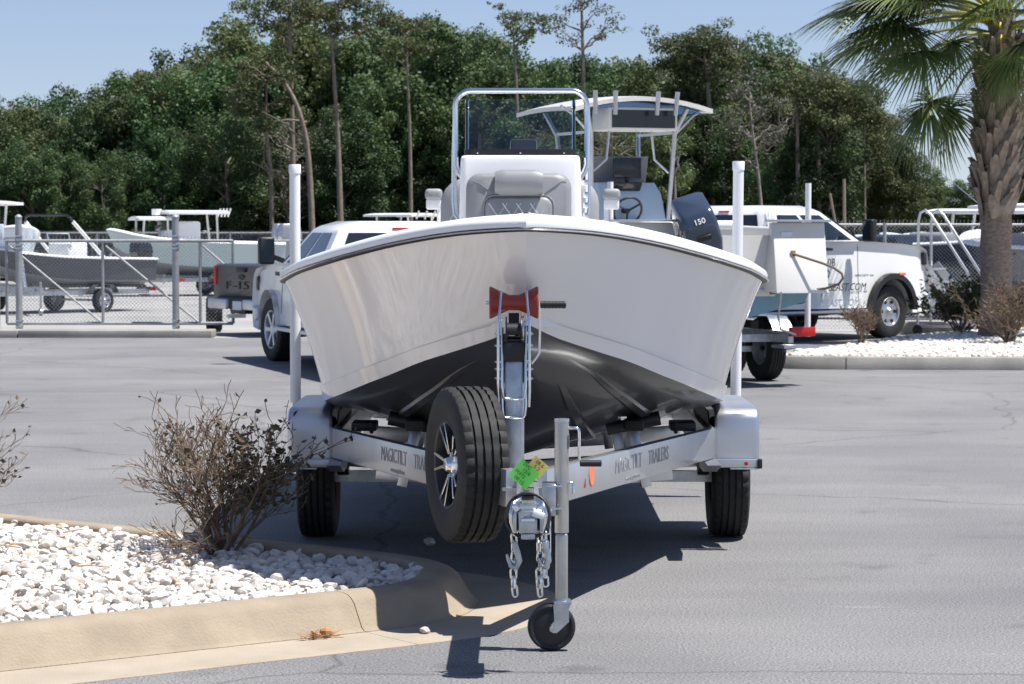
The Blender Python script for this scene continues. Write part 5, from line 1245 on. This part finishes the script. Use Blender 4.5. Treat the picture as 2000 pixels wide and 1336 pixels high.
for Y0, step, kinds, f in ((150, 52, ['green'] * 5 + ['olive', 'high'], 1.06), (139, 50, ['green'] * 6 + ['olive'] * 2 + ['grey'], 1.03), (131, 62, ['green', 'olive', 'green', 'green', 'shrub', 'grey'], .76)):
    px = -120
    while px < 1640:
        Y = Y0 + rt.uniform(-4, 4); p = px + rt.uniform(-18, 18); kd = rt.choice(kinds)
        if Y0 == 131 and p > 1000: kd = rt.choice(['grey', 'grey', 'olive', 'green', 'high'])
        if p > 1280: kd = rt.choice(['olive', 'high', 'grey', 'green'])
        tree(kd, p, Y, top_h(p, Y) * f * rt.uniform(.86, 1.03), rt.uniform(.85, 1.15)); px += step * (1.15 if p > 1280 else 1)
for px in range(-120, 1500, 60):
    Y = rt.uniform(131, 142); tree('shrub', px + rt.uniform(-14, 14), Y, rt.uniform(1.6, 4.6), rt.uniform(1.1, 1.7))
for px in range(1500, 2060, 60):
    if px % 120 == 0 or px > 1700: tree('shrub', px + rt.uniform(-14, 14), 150, rt.uniform(3.2, 5.0), 1.4)
for px in range(1580, 1780, 42): tree('high', px, rt.uniform(138, 146), top_h(min(px, 1720), 142) * rt.uniform(.9, 1.05), .8)
for px in range(1690, 2120, 55): tree('green', px, rt.uniform(178, 190), top_h(max(px, 1760), 184) * rt.uniform(.95, 1.1), 1.1)
for px in range(2130, 3000, 58):
    for Y0 in (146, 168): tree(rt.choice(['green', 'green', 'olive']), px + rt.uniform(-18, 18), Y0 + rt.uniform(-5, 5), rt.uniform(9, 12), 1.15)
for px in range(-620, -130, 58):
    for Y0 in (138, 152): tree(rt.choice(['green', 'green', 'olive']), px + rt.uniform(-18, 18), Y0 + rt.uniform(-5, 5), rt.uniform(7.5, 9.5), 1.15)
# pines one can pick out
def pine(lab, Y, pts, crown, seed, r0=.17, limbs=None, m='leaf_pine', dens=1.0, bark='bark_grey'):
    g = random.Random(seed); z = lambda y: 1.69 + (445 - y) * Y / 5000 - gz(Y); x0 = at(pts[0][0], Y)
    o = thing('pine_tree', lab, 'tree', (x0, Y, gz(Y)))
    P = [(at(p[0], Y) - x0, (0 if i == 0 else .2 * math.sin(i * 2)), (-.2 if i == 0 else z(p[1]))) for i, p in enumerate(pts)]; P = chaikin(P, 2); n = len(P)
    tk = MB().tube(P, [r0 * (1 - .75 * i / (n - 1)) for i in range(n)], 8)
    top = P[-1]; cl = []
    for (px, py, r) in crown:
        c = (at(px, Y) - x0, g.uniform(-1.1, 1.1), z(py)); 
        # limb from the nearest lower trunk point
        b = min(P, key=lambda q: abs(q[2] - (c[2] - abs(c[0] - q[0]) * .45 - .3))); tk.tube(limb_path(b, c, g, .2, 5), [.06, .05, .042, .034, .025, .012], 5)
        for _ in range(max(2, int(11 * dens))): cl.append(((c[0] + g.gauss(0, r * .55), c[1] + g.gauss(0, r * .5), c[2] + g.gauss(0, r * .22)), r * g.uniform(.35, .62)))
        for _ in range(3): tk.tube([c, (c[0] + g.gauss(0, r * .5), c[1] + g.gauss(0, r * .5), c[2] + g.uniform(0, r * .4))], [.02, .006], 3)
    for (x1, y1, x2, y2) in (limbs or []):
        tk.tube(limb_path((at(x1, Y) - x0, 0, z(y1)), (at(x2, Y) - x0, .2, z(y2)), g, .15, 5), [.07, .06, .05, .04, .03, .015], 5)
    link('trunk', tk.mesh('trunk', bark, smooth=50), o); link('crown', leaf_cloud(cl, seed, 330 * dens, (.04, .09), .6, .5, m=m), o)
pine('tall straight pine with tufted crown left of the white guide post', 121, [(668, 440), (662, 300), (655, 160), (648, 60)], [(612, 10, .9), (645, 20, 1.0), (690, 8, 1.1), (730, 25, .9), (748, 42, .6), (665, 55, .8), (625, 32, .7), (700, 52, .6)], 1)
pine('curved pine with pale trunk bending left above the white guide post', 119, [(613, 440), (605, 310), (590, 225), (565, 170), (520, 122)], [(505, 115, .8), (480, 128, .7), (540, 120, .9), (560, 150, .8), (470, 200, .9), (500, 240, .8)], 2, limbs=[(600, 240, 530, 238), (530, 238, 490, 265)])
pine('tall dark pine behind the curved pine with wide ragged top', 127, [(575, 440), (572, 250), (570, 120), (566, -40)], [(505, 25, 1.0), (540, 5, 1.1), (580, 20, 1.0), (600, 38, .8), (520, 48, .7), (560, -25, 1.0), (605, -5, .8)], 3)
pine('slim pine with twin trunks standing behind the fenced yard', 122, [(532, 445), (530, 330), (520, 240), (524, 150)], [(500, 150, .9), (535, 140, 1.0), (470, 180, .8), (555, 190, .8), (490, 215, .7)], 4, .13, limbs=[(531, 340, 490, 315), (531, 365, 515, 280)])
pine('straight slim tree with pale bark left of the console grab rail', 122, [(803, 440), (802, 300), (798, 180), (795, 70)], [(780, 60, .7), (810, 45, .8), (795, 95, .8), (770, 105, .6), (822, 95, .7)], 5, .12)
pine('thinning brown pine with bare limbs above the T-top', 128, [(1146, 430), (1142, 260), (1138, 120), (1134, -30)], [(1100, 62, .9), (1085, 45, .7), (1160, 30, .9), (1190, 50, .8), (1125, 20, .8), (1205, 52, .5), (1150, 5, .8), (1110, 85, .6), (1175, 75, .6)], 6, .16, m='leaf_grey', dens=.5)
pine('small crooked pine reaching left above the grab rail', 130, [(1012, 430), (1010, 200), (1005, 110), (1003, 70)], [(975, 15, .4), (1000, 35, .7), (1030, 42, .8), (1060, 45, .6), (1045, 62, .6), (990, 55, .4)], 7, .13, dens=.8)
pine('big olive crowned pine rising above the T-top rod holders', 133, [(1392, 430), (1390, 280), (1382, 180), (1372, 90)], [(1310, 92, 1.1), (1345, 85, 1.2), (1385, 68, 1.2), (1420, 90, 1.1), (1400, 115, 1.2), (1330, 120, 1.1), (1365, 130, 1.2), (1430, 115, .9)], 8, .2)
pine('bleached dead tree with forked top left of the outboard engine', 121, [(1322, 430), (1318, 350), (1314, 318), (1306, 285)], [(1331, 300, .25)], 9, .09, limbs=[(1318, 340, 1330, 300)], bark='bark_pale', dens=.3)
pine('pale slanting trunk with sparse leaves right of the white guide post', 123, [(1498, 430), (1482, 350), (1472, 290), (1462, 200)], [(1450, 180, .7), (1480, 200, .7), (1505, 260, .6), (1440, 250, .6), (1465, 150, .7)], 10, .11, limbs=[(1470, 280, 1505, 245), (1478, 330, 1445, 300), (1467, 270, 1430, 240)], m='leaf_grey', dens=.6, bark='bark_pale')
for i, px in enumerate((1560, 1600, 1640, 1668, 1690)):
    pine(['thick dark trunked pine behind the second white guide post', 'dark pine right of the second white guide post', 'slender dark pine behind the wooden pole', 'slender dark pine beside the wooden pole', 'dark pine half hidden by the palm fronds'][i], 128 + i, [(px, 430), (px - 3, 300), (px - 6, 150)], [(px - 30, 170 + 8 * i, 1.0), (px + 10, 160 + 8 * i, 1.1), (px - 10, 215, 1.0), (px + 25, 235, .8)], 30 + i, .16 if i < 2 else .1)

# ---------------------------------------------------------------- sabal palm
PX, PY = 6.83, 36.0
pm = thing('palm_tree', 'sabal palm with crosshatched leaf bases on the far gravel island', 'tree', (PX, PY, .1))
gp_ = random.Random(8)
prof = [(-.2, .28), (.15, .25), (.6, .215), (1.2, .212), (1.9, .22), (2.2, .22), (3.0, .205), (4.6, .19)]
m = MB(); rings = []
for i in range(60):
    z = -.2 + 4.8 * i / 59; r = float(np.interp(z, [p[0] for p in prof], [p[1] for p in prof])) * (1 + .02 * (i % 2)) ; rings.append([(r * (1 + .05 * math.sin(a * 5 + i * 1.3) + gp_.uniform(-.03, .03)) * math.cos(a) - .03 * math.sin(z), r * math.sin(a) * (1 + gp_.uniform(-.03, .03)), z) for a in [2 * math.pi * j / 26 for j in range(26)]])
m.loft(rings); m.build('trunk', 'palm_trunk', pm, smooth=70)
# leaf bases ("boots"): split straps crossing over the upper trunk
bt_ = MB()
rows_ = []
for k in range(7):
    f = k / 6; wv = .105 * (1 - f) ** .6 + .03; th = .022 * (1 - .5 * f); rows_.append([(-wv, -.02, f * .42), (0, -.035 - th - .03 * f, f * .42), (wv, -.02, f * .42), (0, .0, f * .42)])
rows_ = [[(p[0], p[1] - .10 * (i / 6) ** 1.4, p[2]) for p in r] for i, r in enumerate(rows_)]
bt_.loft(rows_); BOOT = bt_.mesh('leaf_base', 'palm_boot', smooth=40)
for k in range(96):
    z = 1.75 + k * .024; a = k * 2.399; r = .20
    for s in (-1, 1):
        mx = Matrix.Translation((r * math.sin(a) - .03 * math.sin(z), -r * math.cos(a), z)) @ Matrix.Rotation(a, 4, 'Z') @ Matrix.Rotation(s * R(27), 4, 'Y') @ Matrix.Diagonal((gp_.uniform(.75, 1.05), 1, gp_.uniform(.8, 1.15), 1))
        if s > 0 or k % 3 == 0: link('leaf_base', BOOT, pm, mx=mx)
def frond_mesh(seed, Lp, Lf, droop):
    g = random.Random(seed); st = MB(); path = []; sag = 0
    for i in range(9):
        f = i / 8; path.append((f * Lp, 0, .25 * f * Lp - droop * .35 * f * f * Lp))
    st.tube(path, [.03 - .016 * i / 8 for i in range(9)], 6); tip = Vector(path[-1]); dirv = (Vector(path[-1]) - Vector(path[-2])).normalized()
    lv = MB(); N = 64
    side = Vector((0, 1, 0)); upv = dirv.cross(side)
    for i in range(N):
        f = i / (N - 1); th = R(-128 + 256 * f) ; base = tip + dirv * (.16 * math.cos(th * .5) * g.uniform(.6, 1.0))
        d = (dirv * math.cos(th) + side * math.sin(th)).normalized(); Ll = Lf * (.78 + .22 * math.cos(th)) * g.uniform(.88, 1.08); fold = .12 * (1 if i % 2 else -1)
        p = Vector(base); seg = 7; w0 = .019; prev = None; dd = d - upv * (-.25 + .45 * abs(math.sin(th)) ) * .25
        pts = []
        for k in range(seg + 1):
            pts.append(p.copy()); q = k / seg; dd = (dd + Vector((0, 0, -1)) * (.05 + droop * .16 * q * q + g.uniform(0, .02))).normalized(); p = p + dd * (Ll / seg)
        for k in range(seg):
            a, b = pts[k], pts[k + 1]; t = (b - a).normalized(); sd = t.cross(Vector((0, 0, 1)) if abs(t.z) < .95 else Vector((1, 0, 0))).normalized(); nn = sd.cross(t)
            wa = w0 * (1 - (k / seg) ** 2 * .95) * (1 if k else .7); wb_ = w0 * (1 - ((k + 1) / seg) ** 2 * .95)
            lv.add([a - sd * wa + nn * wa * .5, a, b, b - sd * wb_ + nn * wb_ * .5, a + sd * wa + nn * wa * .5, b + sd * wb_ + nn * wb_ * .5], [(0, 1, 2, 3), (1, 4, 5, 2)])
    me = bpy.data.meshes.new('leaf_fan'); me.from_pydata([tuple(v) for v in lv.v], [], lv.f); me.materials.append(MATS['palm_leaf']); me.shade_smooth()
    return st.mesh('leaf_stalk', 'palm_stem', smooth=60), me
FR = [frond_mesh(s, lp, lf, dr) for s, lp, lf, dr in ((1, 1.15, 1.15, .8), (2, 1.3, 1.2, 1.1), (3, 1.0, 1.1, 1.3), (4, 1.2, 1.05, .6))]
def frond(az, el, v, z, roll=0, sc=1.0):
    e = part('frond', pm, (.08 * math.cos(az), .08 * math.sin(az), z)); e.rotation_euler = (roll, -el, az); e.scale = (sc,) * 3
    st_ = link('leaf_stalk', FR[v][0], e); link('leaf_fan', FR[v][1], e); return st_
for k in range(30):
    f = k / 29; frond(k * 2.399 + .4, R(74 - 84 * f) + gp_.uniform(-.1, .1), k % 4, 4.6 - .4 * f, gp_.uniform(-.5, .5), gp_.uniform(.9, 1.12))
for az, el, v, z, sc in ((R(183), R(14), 1, 4.6, 1.15), (R(190), R(2), 0, 4.5, 1.15), (R(172), R(28), 3, 4.6, 1.2), (R(203), R(-6), 3, 4.45, 1.15), (R(176), R(-4), 0, 4.5, 1.2), (R(215), R(10), 0, 4.5, 1.1), (R(192), R(-38), 2, 4.05, .95), (R(205), R(-30), 1, 4.15, .95),  (R(262), R(12), 0, 4.5, 1.0), (R(178), R(42), 1, 4.6, 1.1), (R(345), R(-20), 2, 4.3, 1.0), (R(310), R(0), 0, 4.4, 1.0), (R(0), R(-5), 1, 4.4, 1.1), (R(240), R(25), 1, 4.6, 1.1), (R(160), R(10), 3, 4.5, 1.1)): frond(az, el, v, z, gp_.uniform(-.3, .3), sc)

for az, el, z, sc_ in ((R(262), R(-42), 4.5, .72), (R(222), R(-8), 4.5, .9)):
    st_ = frond(az, el, 2, z, 0, sc_); me_ = FR[2][0].copy(); me_.materials.clear(); me_.materials.append(MATS['palm_stem_yellow']); st_.data = me_
# ---------------------------------------------------------------- rose bushes
def rose(lab, loc, hgt, wid, seed, stems, leaf_n, leaf_side=1.0, lm='rose_leaf', thick=1.0, flowers=2, lsz=.018, grp='rose bushes', hips=90):
    g = random.Random(seed); o = thing('rose_bush', lab, 'bush', loc, 0, grp); br = MB(); tips = []
    def grow(p, d, L, r, lv):
        p = Vector(p); d = Vector(d).normalized(); n = 5 if lv < 2 else 3; path = [p.copy()]; rs = [r]
        for i in range(n):
            d = (d + Vector((g.gauss(0, .22), g.gauss(0, .22), g.gauss(.03, .16)))).normalized(); p = p + d * (L / n); path.append(p.copy()); rs.append(max(.0016 * thick, r * (1 - .55 * (i + 1) / n)))
        br.tube(path, rs, 5 if lv == 0 else 3)
        if lv < 3:
            for _ in range((6, 5, 3)[lv]):
                i = g.randint(1 if lv else 2, n); b = path[i]; a = g.uniform(0, 6.28); sp = g.uniform(.45, .95)
                nd = (d + Vector((math.cos(a) * sp, math.sin(a) * sp, g.uniform(-.15, .35)))).normalized(); grow(b, nd, L * g.uniform(.42, .68), rs[i] * .62, lv + 1)
        if lv >= 2: tips.append((path[-1], d)); tips.append((path[len(path) // 2], d))
    for i in range(stems):
        a = 2 * math.pi * i / stems + g.uniform(-.3, .3); sp = g.uniform(.25, 1.0) * wid / hgt
        grow((g.gauss(0, .03), g.gauss(0, .03), -.03), (math.cos(a) * sp, math.sin(a) * sp, 1), hgt * g.uniform(.42, .62), .0085 * thick, 0)
    tag(br.build('branches', 'twig', o, smooth=60), kind='stuff')
    lf = MB(); hp = MB(); g.shuffle(tips)
    def leaf(p, s):
        t = Vector((g.gauss(0, 1), g.gauss(0, 1), g.gauss(0, .6))).normalized(); b = t.orthogonal().normalized(); b = Matrix.Rotation(g.uniform(0, 6.28), 3, t) @ b; nn = t.cross(b)
        lf.add([p, p + t * s * .5 + b * s * .38 + nn * s * .1, p + t * s * 1.1, p + t * s * .5 - b * s * .38 + nn * s * .1], [(0, 1, 2, 3)])
    xs = sorted(q[0].x for q in tips); cut = xs[int(len(xs) * .62)]
    c = 0
    for (p, d) in tips * 4:
        if c >= leaf_n: break
        if g.random() < (leaf_side if p.x > cut else (1 - leaf_side) * .5 + .04): leaf(p + Vector((g.gauss(0, .005), g.gauss(0, .005), g.gauss(0, .005))), g.uniform(.7, 1.4) * lsz * 1.6); c += 1
    tag(lf.build('leaves', lm, o, smooth=0), kind='stuff')
    for (p, d) in tips[:hips]: hp.lathe([(-.006, 0), (-.003, .0055), (.003, .006), (.007, 0)], 6, tuple(p), 'z')
    tag(hp.build('rose_hips', 'rose_hip', o, smooth=50), kind='stuff')
    for k in range(flowers):
        p, d = tips[-1 - k * 3]; fl = MB()
        for j in range(6):
            a = j * 1.05; fl.add([p, p + Vector((math.cos(a) * .014, math.sin(a) * .014, .006)) * thick, p + Vector((math.cos(a + .5) * .02, math.sin(a + .5) * .02, .018)) * thick, p + Vector((math.cos(a + 1) * .014, math.sin(a + 1) * .014, .006)) * thick], [(0, 1, 2, 3)])
        fl.build('flower', 'petal', o, smooth=0)
    return o
rose('brown twiggy rose bush on the white gravel in front of the trailer wheel', (-1.39, 12.3, .11), .86, .82, 12, 14, 760, .9, flowers=1, hips=330, thick=1.25)
rose('rose bush with green leaves and red bloom cut by the left of the gravel', (-3.12, 13.25, .12), .86, .55, 5, 13, 420, .6, flowers=3, hips=60)
rose('small bare rose bush on the far gravel in front of the heavy pickup', (at(1682, 33.9), 33.9, .16), .62, .45, 9, 9, 60, .3, flowers=0, thick=1.5, hips=40)
rose('leafy green rose bush with red blooms left of the palm trunk', (at(1878, 37.2), 37.2, .16), 1.0, .85, 14, 14, 2600, .55, lm='leaf_bush', thick=1.6, flowers=8, lsz=.035)
rose('brown rose bush with red blooms in front of the palm trunk', (at(1968, 34.0), 34.0, .16), 1.05, .85, 17, 16, 500, .5, thick=1.6, flowers=6, lsz=.025)
